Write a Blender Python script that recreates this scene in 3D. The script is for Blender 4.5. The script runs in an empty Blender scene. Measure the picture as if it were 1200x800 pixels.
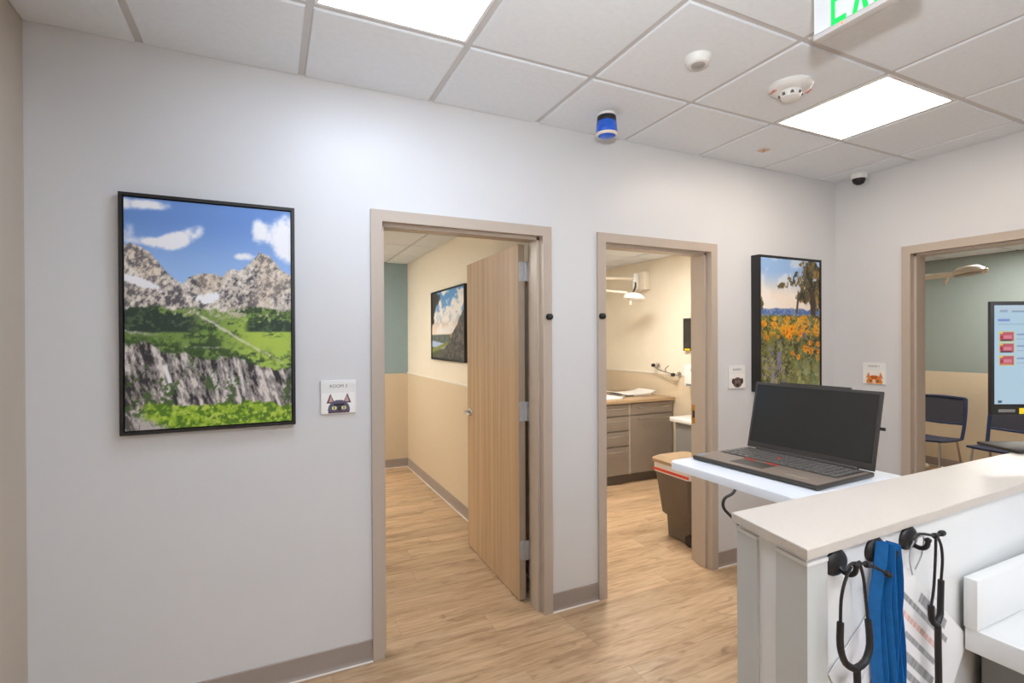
import bpy, bmesh, math, random
import numpy as np
from mathutils import Vector, Matrix
random.seed(7)
PI = math.pi
S = bpy.context.scene
COL = S.collection

# ------------------------------------------------------------------ camera
YAW, PITCH, ROLL = math.radians(25.42), math.radians(-0.2175), math.radians(-0.2786)
CAM = Vector((0.0, -2.534, 1.5503))
fw = Vector((math.sin(YAW)*math.cos(PITCH), math.cos(YAW)*math.cos(PITCH), math.sin(PITCH)))
rt = Vector((math.cos(YAW), -math.sin(YAW), 0)); up = rt.cross(fw)
r2 = rt*math.cos(ROLL) + up*math.sin(ROLL); u2 = -rt*math.sin(ROLL) + up*math.cos(ROLL)
cd = bpy.data.cameras.new('camera'); cam = bpy.data.objects.new('camera', cd); COL.objects.link(cam)
M4 = Matrix((r2, u2, -fw)).transposed().to_4x4(); M4.translation = CAM
cam.matrix_world = M4
cd.sensor_width = 36; cd.lens = 18.0; cd.clip_start = 0.02; cd.clip_end = 60
S.camera = cam

# ------------------------------------------------------------------ world, exposure, light levels
w = bpy.data.worlds.new('world'); S.world = w; w.use_nodes = True
w.node_tree.nodes['Background'].inputs[0].default_value = (0.8, 0.9, 1, 1)
w.node_tree.nodes['Background'].inputs[1].default_value = 0.05
S.view_settings.view_transform = 'Standard'; S.view_settings.look = 'None'
S.view_settings.gamma = 1; S.view_settings.use_curve_mapping = False
S.view_settings.exposure = 0.78
PANEL = 8.5          # ceiling panels of the hallway
PANEL_REAR = 13.0    # unseen ceiling panels behind the camera, put in to fill the lower walls
PANEL_ROOM = 29.0     # ceiling panels of the exam rooms
# the photographer's flash just above the camera (it throws the exit sign's shadow on the ceiling)
# its head is tilted up, so it reaches the ceiling and the upper walls more than the counter
fl = bpy.data.lights.new('camera_flash', 'SPOT'); fl.energy = 85; fl.shadow_soft_size = 0.035; fl.color = (.94, .97, 1)
fl.spot_size = math.radians(122); fl.spot_blend = 1.0
flo = bpy.data.objects.new('camera_flash', fl); COL.objects.link(flo); flo.location = (0.0, -2.60, 1.81)
flo.rotation_euler = Vector((1.75, 1.55, 1.75)).to_track_quat('-Z', 'Y').to_euler()

# ------------------------------------------------------------------ helpers
def lin(c):
    return tuple(((v/255)/12.92 if v/255 <= .04045 else ((v/255+.055)/1.055)**2.4) for v in c)

def mat(name, rgb, rough=.5, metal=0, var=.04, scale=8, bump=0, bscale=60, spec=.5, emit=0, coat=0, trans=0, stretch=None):
    m = bpy.data.materials.new(name); m.use_nodes = True
    nt = m.node_tree; b = nt.nodes['Principled BSDF']; L = nt.links
    c = lin(rgb)
    tc = nt.nodes.new('ShaderNodeTexCoord'); mp = nt.nodes.new('ShaderNodeMapping')
    L.new(tc.outputs['Object'], mp.inputs[0])
    if stretch: mp.inputs['Scale'].default_value = stretch
    nz = nt.nodes.new('ShaderNodeTexNoise'); nz.inputs['Scale'].default_value = scale; nz.inputs['Detail'].default_value = 4
    L.new(mp.outputs[0], nz.inputs['Vector'])
    cr = nt.nodes.new('ShaderNodeValToRGB')
    cr.color_ramp.elements[0].position = .3; cr.color_ramp.elements[1].position = .7
    cr.color_ramp.elements[0].color = tuple(v*(1-var) for v in c)+(1,)
    cr.color_ramp.elements[1].color = tuple(min(1, v*(1+var)) for v in c)+(1,)
    L.new(nz.outputs['Fac'], cr.inputs[0]); L.new(cr.outputs[0], b.inputs['Base Color'])
    b.inputs['Roughness'].default_value = rough; b.inputs['Metallic'].default_value = metal
    b.inputs['Specular IOR Level'].default_value = spec
    if coat: b.inputs['Coat Weight'].default_value = coat; b.inputs['Coat Roughness'].default_value = .08
    if trans: b.inputs['Transmission Weight'].default_value = trans
    if bump:
        n2 = nt.nodes.new('ShaderNodeTexNoise'); n2.inputs['Scale'].default_value = bscale; n2.inputs['Detail'].default_value = 3
        L.new(mp.outputs[0], n2.inputs['Vector'])
        bp = nt.nodes.new('ShaderNodeBump'); bp.inputs['Strength'].default_value = bump; bp.inputs['Distance'].default_value = .002
        L.new(n2.outputs['Fac'], bp.inputs['Height']); L.new(bp.outputs[0], b.inputs['Normal'])
    if emit:
        L.new(cr.outputs[0], b.inputs['Emission Color']); b.inputs['Emission Strength'].default_value = emit
    return m

def wood(name, dark, mid, light, axis='x', rough=.45, per_object=True, k=1.0, contrast=1.0):
    m = bpy.data.materials.new(name); m.use_nodes = True
    nt = m.node_tree; b = nt.nodes['Principled BSDF']; L = nt.links
    tc = nt.nodes.new('ShaderNodeTexCoord'); add = nt.nodes.new('ShaderNodeVectorMath'); add.operation = 'ADD'
    L.new(tc.outputs['Object'], add.inputs[0])
    oi = nt.nodes.new('ShaderNodeObjectInfo'); mul = nt.nodes.new('ShaderNodeVectorMath'); mul.operation = 'SCALE'
    mul.inputs[0].default_value = (37, 53, 11)
    if per_object: L.new(oi.outputs['Random'], mul.inputs['Scale'])
    else: mul.inputs['Scale'].default_value = .3
    L.new(mul.outputs[0], add.inputs[1])
    def noise(sc, det, rgh=.55, dist=0):
        mp = nt.nodes.new('ShaderNodeMapping'); L.new(add.outputs[0], mp.inputs[0]); mp.inputs['Scale'].default_value = sc
        n = nt.nodes.new('ShaderNodeTexNoise'); n.inputs['Scale'].default_value = 1; n.inputs['Detail'].default_value = det
        n.inputs['Roughness'].default_value = rgh; n.inputs['Distortion'].default_value = dist
        L.new(mp.outputs[0], n.inputs['Vector']); return n
    if axis == 'x': a, c_, d = (1.5*k, 10*k, 10), (6*k, 60*k, 40), (4*k, 14*k, 10)
    else: a, c_, d = (26*k, 26*k, .35*k), (160*k, 160*k, 2.2*k), (40, 40, 1)
    n1 = noise(a, 5, .6, .6); n2 = noise(c_, 4, .6, .3); n3 = noise(d, 3, .5, 1.2)
    mx = nt.nodes.new('ShaderNodeMath'); mx.operation = 'MULTIPLY_ADD'; mx.inputs[1].default_value = .45; L.new(n2.outputs['Fac'], mx.inputs[0]); 
    m2 = nt.nodes.new('ShaderNodeMath'); m2.operation = 'MULTIPLY'; m2.inputs[1].default_value = .62; L.new(n1.outputs['Fac'], m2.inputs[0]); L.new(m2.outputs[0], mx.inputs[2])
    cr = nt.nodes.new('ShaderNodeValToRGB'); e = cr.color_ramp.elements
    hw = .16/contrast
    e[0].position = .53-hw; e[0].color = lin(dark)+(1,); e[1].position = .53+hw; e[1].color = lin(light)+(1,)
    ne = e.new(.53); ne.color = lin(mid)+(1,)
    L.new(mx.outputs[0], cr.inputs[0])
    # dark knots and streaks
    kr = nt.nodes.new('ShaderNodeValToRGB'); kr.color_ramp.elements[0].position = .28; kr.color_ramp.elements[0].color = (.5, .46, .42, 1)
    kr.color_ramp.elements[1].position = .4; kr.color_ramp.elements[1].color = (1, 1, 1, 1)
    L.new(n3.outputs['Fac'], kr.inputs[0])
    mm = nt.nodes.new('ShaderNodeMix'); mm.data_type = 'RGBA'; mm.blend_type = 'MULTIPLY'; mm.inputs['Factor'].default_value = .6 if axis == 'x' else .0
    L.new(cr.outputs[0], mm.inputs['A']); L.new(kr.outputs[0], mm.inputs['B'])
    # plank to plank tone
    hv = nt.nodes.new('ShaderNodeHueSaturation'); mr = nt.nodes.new('ShaderNodeMapRange')
    mr.inputs['To Min'].default_value = .9 if per_object else 1; mr.inputs['To Max'].default_value = 1.08 if per_object else 1
    L.new(oi.outputs['Random'], mr.inputs['Value']); L.new(mr.outputs[0], hv.inputs['Value'])
    L.new(mm.outputs['Result'], hv.inputs['Color']); L.new(hv.outputs[0], b.inputs['Base Color'])
    b.inputs['Roughness'].default_value = rough
    bp = nt.nodes.new('ShaderNodeBump'); bp.inputs['Strength'].default_value = .15; bp.inputs['Distance'].default_value = .001
    L.new(n2.outputs['Fac'], bp.inputs['Height']); L.new(bp.outputs[0], b.inputs['Normal'])
    return m

def vmat(name, rough=.4, emit=0, spec=.4):
    m = bpy.data.materials.new(name); m.use_nodes = True
    nt = m.node_tree; b = nt.nodes['Principled BSDF']
    a = nt.nodes.new('ShaderNodeAttribute'); a.attribute_name = 'ink'
    b.inputs['Roughness'].default_value = rough; b.inputs['Specular IOR Level'].default_value = spec
    if emit:
        nt.links.new(a.outputs['Color'], b.inputs['Emission Color']); b.inputs['Emission Strength'].default_value = emit
        b.inputs['Base Color'].default_value = (.02, .02, .02, 1)
    else: nt.links.new(a.outputs['Color'], b.inputs['Base Color'])
    return m

class MB:
    """collects shapes and links them as one mesh object"""
    def __init__(s): s.bm = bmesh.new()
    def box(s, a, b, bev=0, seg=2):
        x0, y0, z0 = a; x1, y1, z1 = b
        vs = [s.bm.verts.new(p) for p in ((x0,y0,z0),(x1,y0,z0),(x1,y1,z0),(x0,y1,z0),(x0,y0,z1),(x1,y0,z1),(x1,y1,z1),(x0,y1,z1))]
        fs = [s.bm.faces.new([vs[i] for i in q]) for q in ((3,2,1,0),(4,5,6,7),(0,1,5,4),(1,2,6,5),(2,3,7,6),(3,0,4,7))]
        if bev:
            es = list({e for f in fs for e in f.edges})
            bmesh.ops.bevel(s.bm, geom=es, offset=bev, segments=seg, affect='EDGES', profile=.5)
        return s
    def prism(s, pts, axis, a, b):
        """polygon pts in the plane across axis, from a to b along it"""
        def P(p, t):
            return {'x': (t, p[0], p[1]), 'y': (p[0], t, p[1]), 'z': (p[0], p[1], t)}[axis]
        A = [s.bm.verts.new(P(p, a)) for p in pts]; B = [s.bm.verts.new(P(p, b)) for p in pts]
        n = len(pts)
        s.bm.faces.new(A[::-1]); s.bm.faces.new(B)
        for i in range(n): s.bm.faces.new((A[i], A[(i+1) % n], B[(i+1) % n], B[i]))
        return s
    def loft(s, rings, cap=True, closed=True):
        R = [[s.bm.verts.new(p) for p in r] for r in rings]
        n = len(R[0])
        for i in range(len(R)-1):
            for j in range(n if closed else n-1):
                s.bm.faces.new((R[i][j], R[i][(j+1) % n], R[i+1][(j+1) % n], R[i+1][j]))
        if cap: s.bm.faces.new(R[0][::-1]); s.bm.faces.new(R[-1])
        return s
    def lathe(s, prof, c=(0,0,0), axis=(0,0,1), seg=24):
        """profile of (radius, height) about an axis"""
        q = Vector((0,0,1)).rotation_difference(Vector(axis)); c = Vector(c)
        rings = []
        for r, h in prof:
            r = max(r, 1e-5)
            rings.append([c + q @ Vector((r*math.cos(2*PI*k/seg), r*math.sin(2*PI*k/seg), h)) for k in range(seg)])
        return s.loft(rings)
    def tube(s, pts, r, seg=8, sm=3):
        pts = [Vector(p) for p in pts]
        if sm and len(pts) > 2:
            out = []
            for i in range(len(pts)-1):
                p0, p1, p2, p3 = pts[max(i-1,0)], pts[i], pts[i+1], pts[min(i+2,len(pts)-1)]
                for k in range(sm):
                    t = k/sm
                    out.append(.5*((2*p1)+(p2-p0)*t+(2*p0-5*p1+4*p2-p3)*t*t+(3*p1-p0-3*p2+p3)*t**3))
            out.append(pts[-1]); pts = out
        rings = []; nrm = None; N = len(pts)
        for i, p in enumerate(pts):
            t = (pts[min(i+1,N-1)]-pts[max(i-1,0)]).normalized()
            if nrm is None:
                nrm = t.orthogonal().normalized()
            nrm = (nrm - t*nrm.dot(t)).normalized(); bn = t.cross(nrm)
            rr = r(i/(N-1)) if callable(r) else r
            rings.append([p+nrm*rr*math.cos(2*PI*k/seg)+bn*rr*math.sin(2*PI*k/seg) for k in range(seg)])
        return s.loft(rings)
    def ribbon(s, pts, wdir, width, th=.0012):
        pts = [Vector(p) for p in pts]; wd = Vector(wdir).normalized(); N = len(pts); rings = []
        for i, p in enumerate(pts):
            t = (pts[min(i+1,N-1)]-pts[max(i-1,0)]).normalized(); n = t.cross(wd).normalized()
            h = wd*width/2
            rings.append([p-h-n*th/2, p+h-n*th/2, p+h+n*th/2, p-h+n*th/2])
        return s.loft(rings)
    def build(s, name, m, parent=None, smooth=False, loc=None):
        bmesh.ops.recalc_face_normals(s.bm, faces=s.bm.faces)
        me = bpy.data.meshes.new(name); s.bm.to_mesh(me); s.bm.free()
        for q in (m if isinstance(m, (list, tuple)) else [m]): me.materials.append(q)
        if smooth:
            for p in me.polygons: p.use_smooth = True
            if smooth != 'all':
                try: me.set_sharp_from_angle(angle=math.radians(40))
                except Exception: pass
        o = bpy.data.objects.new(name, me); COL.objects.link(o); o.parent = parent
        if loc: o.location = loc
        return o

def tag(o, label=None, cat=None, group=None, kind=None):
    if label: o['label'] = label
    if cat: o['category'] = cat
    if group: o['group'] = group
    if kind: o['kind'] = kind
    return o
def thing(name, label, cat, loc=(0,0,0), rz=0, group=None, kind=None):
    o = bpy.data.objects.new(name, None); COL.objects.link(o)
    o.location = loc; o.rotation_euler = (0, 0, rz); o.empty_display_size = .1
    return tag(o, label, cat, group, kind)

# ------------------------------------------------------------------ print (picture) helpers: value noise and painted panels
def vnoise(u, v, seed):
    rs = np.random.RandomState(seed); g = rs.rand(64, 64)
    iu = np.floor(u).astype(int); iv = np.floor(v).astype(int); fu = u-iu; fv = v-iv
    fu = fu*fu*(3-2*fu); fv = fv*fv*(3-2*fv)
    a = g[iu % 64, iv % 64]; b = g[(iu+1) % 64, iv % 64]; c = g[iu % 64, (iv+1) % 64]; d = g[(iu+1) % 64, (iv+1) % 64]
    return (a*(1-fu)+b*fu)*(1-fv)+(c*(1-fu)+d*fu)*fv
def fbm(u, v, seed, octv=5, gain=.55):
    s = 0; a = 1; t = 0
    for i in range(octv):
        s = s+a*vnoise(u*2**i, v*2**i, seed+i); t += a; a *= gain
    return s/t
def sm(a, b, x):
    t = np.clip((x-a)/(b-a), 0, 1); return t*t*(3-2*t)
def mixc(c, d, t):
    d = np.array(d, float) if not isinstance(d, np.ndarray) else d
    return c*(1-t[..., None])+d*t[..., None]
def print_panel(name, wd, ht, nx, ny, fn, m, parent, loc=(0,0,0), aspect=None):
    """flat printed sheet in the local xz plane, facing -y, coloured point by point"""
    xs = np.linspace(0, 1, nx+1); zs = np.linspace(0, 1, ny+1)
    U, V = np.meshgrid(xs, zs)
    c = np.clip(fn(U, V), 0, 255)/255
    c = np.where(c <= .04045, c/12.92, ((c+.055)/1.055)**2.4)
    co = np.stack([U*wd, np.zeros_like(U), V*ht], -1).reshape(-1, 3)
    i = np.arange((nx+1)*ny).reshape(ny, nx+1)[:, :nx].ravel()
    F = np.stack([i, i+1, i+nx+2, i+nx+1], -1)
    me = bpy.data.meshes.new(name); me.from_pydata(co.tolist(), [], F.tolist())
    at = me.attributes.new('ink', 'FLOAT_COLOR', 'POINT')
    at.data.foreach_set('color', np.concatenate([c.reshape(-1, 3), np.ones((co.shape[0], 1))], 1).astype(np.float32).ravel())
    me.materials.append(m)
    o = bpy.data.objects.new(name, me); COL.objects.link(o); o.parent = parent; o.location = loc
    return o
def text_mesh(name, body, size, m, parent, loc, align='CENTER', rot=(PI/2,0,0)):
    cu = bpy.data.curves.new(name, 'FONT'); cu.body = body; cu.size = size; cu.align_x = align; cu.extrude = .0004
    t = bpy.data.objects.new('tmp', cu); COL.objects.link(t)
    bpy.context.view_layer.update()
    me = bpy.data.meshes.new_from_object(t.evaluated_get(bpy.context.evaluated_depsgraph_get()))
    bpy.data.objects.remove(t)
    me.name = name; me.materials.clear(); me.materials.append(m)
    o = bpy.data.objects.new(name, me); COL.objects.link(o); o.parent = parent; o.location = loc; o.rotation_euler = rot
    return o

# ------------------------------------------------------------------ materials
M = {}
M['wall'] = mat('wall_paint_grey', (217, 217, 218), .38, var=.012, scale=3, bump=.06, bscale=180, spec=.45)
M['wall_tan'] = mat('wall_paint_beige', (196, 185, 170), .5, var=.012, bump=.05, bscale=180)
M['cream'] = mat('wall_paint_cream', (238, 229, 212), .5, var=.012, bump=.05, bscale=180)
M['teal'] = mat('wall_paint_teal', (148, 170, 176), .5, var=.015, bump=.05, bscale=180)
M['olive'] = mat('wall_paint_sage', (148, 160, 156), .5, var=.015, bump=.05, bscale=180)
M['wains'] = mat('wainscot_tan', (214, 198, 172), .4, var=.015, scale=20)
M['trim_white'] = mat('trim_white', (236, 230, 220), .4, var=.01)
M['tile'] = mat('ceiling_tile_white', (234, 239, 245), .85, var=.02, scale=40, bump=.25, bscale=220, spec=.2)
M['tee'] = mat('ceiling_tee_white', (205, 203, 202), .45, var=.01)
M['frame'] = mat('door_frame_taupe', (188, 174, 160), .32, var=.012)
M['base'] = mat('rubber_base_taupe', (160, 148, 140), .45, var=.03)
M['caulk'] = mat('caulk_white', (226, 220, 210), .5)
M['plank'] = wood('vinyl_plank_oak', (150, 119, 88), (194, 163, 128), (217, 190, 157), 'x', .42, contrast=.85)
M['doorwood'] = wood('door_veneer_oak', (166, 136, 104), (194, 163, 128), (210, 182, 148), 'z', .4, per_object=False, contrast=1.05)
M['dooredge'] = mat('door_edge', (160, 142, 122), .5, var=.06, scale=4, stretch=(60, 60, 2))
M['chrome'] = mat('satin_chrome', (200, 198, 195), .25, 1, var=.02)
M['steel'] = mat('hinge_steel', (186, 186, 186), .4, .4, var=.05, scale=30)
M['brass'] = mat('strike_brass', (176, 130, 60), .3, 1, var=.05)
M['black'] = mat('black_plastic', (26, 25, 26), .42, var=.05)
M['blackframe'] = mat('picture_frame_black', (28, 26, 27), .35, var=.05)
M['white'] = mat('white_plastic', (236, 236, 234), .35, var=.01)
M['whitegloss'] = mat('white_laminate', (232, 233, 232), .18, var=.01, coat=.3)
M['guard'] = mat('corner_guard_grey', (203, 205, 202), .4, var=.015)
M['cap'] = mat('counter_solid_surface', (208, 199, 188), .35, var=.03, scale=160)
M['capside'] = M['cap']
M['greypanel'] = mat('desk_panel_grey', (134, 134, 134), .5, var=.03)
M['print'] = vmat('printed_canvas', .38)
M['print_paper'] = vmat('printed_paper', .6)
M['screen_on'] = vmat('monitor_screen_lit', .25, emit=.52)
M['laptop'] = mat('laptop_graphite', (62, 57, 53), .38, var=.04)
M['palm'] = mat('laptop_palmrest_sheen', (130, 115, 101), .32, var=.04)  # tan of the reflected surroundings is painted into the base colour
M['keys'] = mat('laptop_keys_sheen', (98, 92, 86), .4, var=.05)  # black keys coloured grey: light reflected on their tops is painted in
M['lcd'] = mat('laptop_screen_dark', (44, 44, 42), .16, var=.03, spec=.6)
M['red'] = mat('red_accent', (214, 72, 56), .4)
M['yellow'] = mat('yellow_sticker', (240, 205, 30), .5)
M['greytxt'] = mat('grey_lettering', (120, 120, 120), .6)
M['blue'] = mat('lanyard_blue', (16, 112, 186), .6, var=.12, scale=60, bump=.3, bscale=900)
M['lens_blue'] = mat('strobe_lens_blue', (8, 92, 214), .15, var=.08, scale=40, coat=.6)
M['green'] = mat('exit_green', (0, 220, 80), .5, emit=.4, var=.01)
M['led'] = mat('red_indicator', (255, 120, 100), .4, emit=.8)
M['cabinet'] = mat('cabinet_taupe', (142, 131, 121), .42, var=.03)
M['cabtop'] = mat('cabinet_counter_tan', (176, 148, 116), .4, var=.05, scale=60)
M['binbody'] = mat('bin_taupe', (104, 92, 80), .5, var=.04)
M['binlid'] = mat('bin_lid_tan', (168, 142, 112), .45, var=.04)
M['binlabel'] = mat('bin_label', (226, 220, 214), .5)
M['navy'] = mat('chair_navy', (38, 54, 88), .45, var=.06)
M['mesh'] = mat('chair_back_grey', (60, 62, 74), .6, var=.08, scale=300)
M['lampwhite'] = mat('lamp_cream_white', (232, 222, 206), .4)
M['rubber'] = mat('rubber_black', (30, 29, 30), .5)
M['paper'] = mat('paper_white', (240, 240, 240), .7)
M['tray'] = mat('tray_white', (232, 236, 242), .3, var=.01)
M['clear'] = mat('clear_grey_cord', (176, 176, 178), .3)
M['silver'] = mat('silver_tube', (170, 170, 172), .25, 1)
M['panel_cool'] = mat('light_diffuser_cool', (216, 232, 255), .6, var=0, emit=PANEL)
M['panel_warm'] = mat('light_diffuser_neutral', (255, 240, 224), .6, var=0, emit=PANEL)
M['panel_rear'] = mat('rear_fill_diffuser', (240, 246, 255), .6, var=0, emit=PANEL_REAR)
M['panel_room'] = mat('light_diffuser_warm', (255, 249, 241), .6, var=0, emit=PANEL_ROOM)
M['panel_room_dim'] = mat('light_diffuser_dim', (255, 249, 241), .6, var=0, emit=PANEL_ROOM*.8)

# ------------------------------------------------------------------ structure: floor with planks
H = 2.7607; XL = -.8303; XR = 4.0148; T = .6096; X0 = -.4676; RA = .547; YB = -5.6
HR = 2.485            # exam-room ceilings
R1X = 1.55; R1Y = 3.72; R2L = 1.67; R2X = 4.11; R2Y = 3.2; R3X = 7.3; R3Y0 = -3.0; R3Y1 = 1.42
fb = MB(); fb.box((-1.0, YB-.1, -.10), (7.5, 3.95, -.014))
floor = tag(fb.build('floor', M['plank']), 'light oak vinyl plank floor running through hallway and exam rooms', 'floor', kind='structure')
PX0, PX1, PY0, PY1 = -.86, 4.16, -2.2, 3.74
sh = MB()
for a, b in (((-1.0, YB-.1), (7.5, PY0)), ((PX1, PY0), (7.5, 3.95)), ((-1.0, PY0), (PX0, 3.95)), ((PX0, PY1), (PX1, 3.95))):
    sh.box((a[0], a[1], -.0139), (b[0], b[1], 0))
sh.build('floor_sheet', M['plank'], floor)
plank_mesh = {}
def plank(x, y, ln, wd):
    key = (round(ln, 3), round(wd, 3))
    if key in plank_mesh:
        o = bpy.data.objects.new('plank', plank_mesh[key]); COL.objects.link(o)
    else:
        b = MB(); g = .0004; z = -.0138; bv = .0007
        b.loft([[(g,g,z),(ln-g,g,z),(ln-g,wd-g,z),(g,wd-g,z)], [(g,g,-bv),(ln-g,g,-bv),(ln-g,wd-g,-bv),(g,wd-g,-bv)],
                [(g+bv,g+bv,0),(ln-g-bv,g+bv,0),(ln-g-bv,wd-g-bv,0),(g+bv,wd-g-bv,0)]])
        o = b.build('plank', M['plank']); plank_mesh[key] = o.data
    o.parent = floor; o.location = (x, y, 0)
PW, PL = .18, 1.22
y = PY0; r = 0
while y < PY1-1e-6:
    wd = min(PW, PY1-y); x = PX0 - random.random()*PL*.95
    while x < PX1:
        a, b = max(x, PX0), min(x+PL, PX1)
        if b-a > .02: plank(a, y, b-a, wd)
        x += PL
    y += PW; r += 1

# ------------------------------------------------------------------ ceilings
def ceiling_grid(name, label, x0, x1, y0, y1, z, xs, ys, skip=(), m_tile='tile'):
    """lay-in ceiling: slab, tee bars on lines xs, ys, and one tile per cell; skip = cells holding light panels"""
    sb = MB(); sb.box((x0-.02, y0-.02, z+.04), (x1+.02, y1+.02, z+.10))
    root = tag(sb.build(name, M['tile']), label, 'ceiling', kind='structure')
    X = [x0]+[v for v in xs if x0+.03 < v < x1-.03]+[x1]; Y = [y0]+[v for v in ys if y0+.03 < v < y1-.03]+[y1]
    hw = .0135; zt = z+.008
    for v in X[1:-1]:
        t = MB(); t.box((v-hw, y0, zt), (v+hw, y1, zt+.006)); t.box((v-.003, y0, zt+.006), (v+.003, y1, z+.04)); t.build('tee_bar', M['tee'], root)
    for v in Y[1:-1]:
        t = MB(); t.box((x0, v-hw, zt+.0004), (x1, v+hw, zt+.0062)); t.box((x0, v-.003, zt+.0062), (x1, v+.003, z+.04)); t.build('tee_bar', M['tee'], root)
    cache = {}
    for i in range(len(X)-1):
        for j in range(len(Y)-1):
            if (i, j) in skip: continue
            a, b, c, d = X[i], X[i+1], Y[j], Y[j+1]
            a += hw*(i > 0)+.0008; b -= hw*(i < len(X)-2)+.0008; c += hw*(j > 0)+.0008; d -= hw*(j < len(Y)-2)+.0008
            W, D = b-a, d-c; key = (round(W, 3), round(D, 3))
            if key in cache:
                o = bpy.data.objects.new('ceiling_tile', cache[key]); COL.objects.link(o)
            else:
                t = MB(); k = .003
                t.loft([[(k,k,0),(W-k,k,0),(W-k,D-k,0),(k,D-k,0)], [(0,0,k),(W,0,k),(W,D,k),(0,D,k)], [(0,0,.034),(W,0,.034),(W,D,.034),(0,D,.034)]])
                o = t.build('ceiling_tile', M[m_tile]); cache[key] = o.data
            o.parent = root; o.location = (a, c, z)
    return X, Y
xs = [X0+k*T for k in range(0, 8)]; ys = [-RA-T*k for k in range(9, -1, -1)]
Xs = [XL]+xs+[XR]; Ys = [YB]+[v for v in ys if v > YB+.03]+[0]
nY = len(Ys)
def cell(k, row):  # column k (between xs[k], xs[k+1]); row 0 touches the front wall
    return (k+1, nY-2-row)
LIGHT_CELLS = [(1, 1), (5, 1), (1, 5), (3, 5), (1, 8), (3, 8)]
ceiling_grid('ceiling', 'white lay-in ceiling tiles in a tee grid over hallway', XL, XR, YB, 0, H, xs, ys, skip=[cell(*c) for c in LIGHT_CELLS])

def light_panel(x0, x1, y0, y1, z, m, label, group='ceiling light panels'):
    t = thing('ceiling_light', label, 'light', ((x0+x1)/2, (y0+y1)/2, z), group=group)
    W, D = (x1-x0)/2-.0145, (y1-y0)/2-.0145; e = .012
    f = MB()
    f.box((-W,-D,.001),(W,-D+e,.03)); f.box((-W,D-e,.001),(W,D,.03)); f.box((-W,-D+e,.001),(-W+e,D-e,.03)); f.box((W-e,-D+e,.001),(W,D-e,.03))
    f.build('light_frame', M['white'], t)
    d = MB(); d.box((-W+e,-D+e,.004),(W-e,D-e,.012)); d.build('diffuser', m, t)
LL = ['bright square ceiling light panel cut by top edge of photo, above mountain picture', 'bright square ceiling light panel beside smoke detector, near right wall',
      'unseen fill light panel in ceiling behind the camera, left of the near row', 'unseen fill light panel in ceiling behind the camera, right of the near row',
      'unseen fill light panel in ceiling far behind the camera, left of the far row', 'unseen fill light panel in ceiling far behind the camera, right of the far row']
for (k, row), lb in zip(LIGHT_CELLS, LL):
    i, j = cell(k, row)
    light_panel(Xs[i], Xs[i+1], Ys[j], Ys[j+1], H, M['panel_warm'] if k == 5 else M['panel_cool'] if row == 1 else M['panel_rear'], lb)

# ------------------------------------------------------------------ walls
def wall(name, label, m, boxes):
    b = MB()
    for a, c in boxes: b.box(a, c)
    return tag(b.build(name, m), label, 'wall', kind='structure')
D1, D2, D3 = (.447, 1.446), (1.7628, 2.7279), (-.4685, -1.4685)
OT = 2.184; FW = .055; WT = .15
o1 = (D1[0]+.028, D1[1]-.028); o2 = (D2[0]+.028, D2[1]-.028); ot = OT-.028
HT = H+.04
wall('wall_front', 'pale grey wall with two doorways and two landscape pictures', M['wall'], [
    ((XL-.15, 0, 0), (o1[0], WT/2, HT)), ((o1[0], 0, ot), (o1[1], WT/2, HT)), ((o1[1], 0, 0), (o2[0], WT/2, HT)),
    ((o2[0], 0, ot), (o2[1], WT/2, HT)), ((o2[1], 0, 0), (XR+.1, WT/2, HT))])
wall('wall_exam_side', 'cream room side of the doorway wall', M['cream'], [
    ((XL-.15, WT/2, 0), (o1[0], WT, HT)), ((o1[0], WT/2, ot), (o1[1], WT, HT)), ((o1[1], WT/2, 0), (o2[0], WT, HT)),
    ((o2[0], WT/2, ot), (o2[1], WT, HT)), ((o2[1], WT/2, 0), (R2X, WT, HT))])
o3 = (D3[0]-.028, D3[1]+.028)
wall('wall_right', 'grey right-hand wall with doorway to the consulting room', M['wall'], [
    ((XR, o3[0], 0), (XR+.1, 0, HT)), ((XR, o3[1], ot), (XR+.1, o3[0], HT)), ((XR, YB, 0), (XR+.1, o3[1], HT))])
wall('wall_right_room_side', 'tan inner side of right-hand doorway wall', M['wall_tan'], [
    ((XR+.1, o3[0], 0), (XR+.15, .15, HT)), ((XR+.1, o3[1], ot), (XR+.15, o3[0], HT)), ((XR+.1, R3Y0, 0), (XR+.15, o3[1], HT))])
wall('wall_left', 'beige wall strip at the left edge of the photo', M['wall_tan'], [((XL-.15, YB, 0), (XL, 0, HT))])
wall('wall_back', 'grey wall behind the camera', M['wall'], [((XL-.15, YB-.15, 0), (XR+.15, YB, HT))])
WH = 1.143
def wains(parent, boxes, trims=()):
    for a, c in boxes: MB().box(a, c).build('wainscot_panel', M['wains'], parent)
    for a, c in trims: MB().box(a, c, .0015, 1).build('wainscot_trim', M['trim_white'], parent)
# first exam room
wa = wall('wall_first_room_back', 'teal back wall of first exam room above tan wainscot', M['teal'], [((XL-.15, R1Y, 0), (R1X+.12, R1Y+.12, HR+.05))])
wains(wa, [((XL, R1Y-.006, 0), (R1X, R1Y, WH))])
wb = wall('wall_first_room_right', 'cream partition wall with tan wainscot seen through first doorway', M['cream'], [((R1X, WT, 0), (R2L, R1Y, HR+.05))])
wains(wb, [((R1X-.006, WT, 0), (R1X, R1Y-.006, WH))], [((R1X-.012, WT, WH), (R1X, R1Y-.006, WH+.016))])
wall('wall_first_room_left', 'cream left wall of first exam room', M['cream'], [((XL-.15, WT, 0), (XL, R1Y, HR+.05))])
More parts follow.
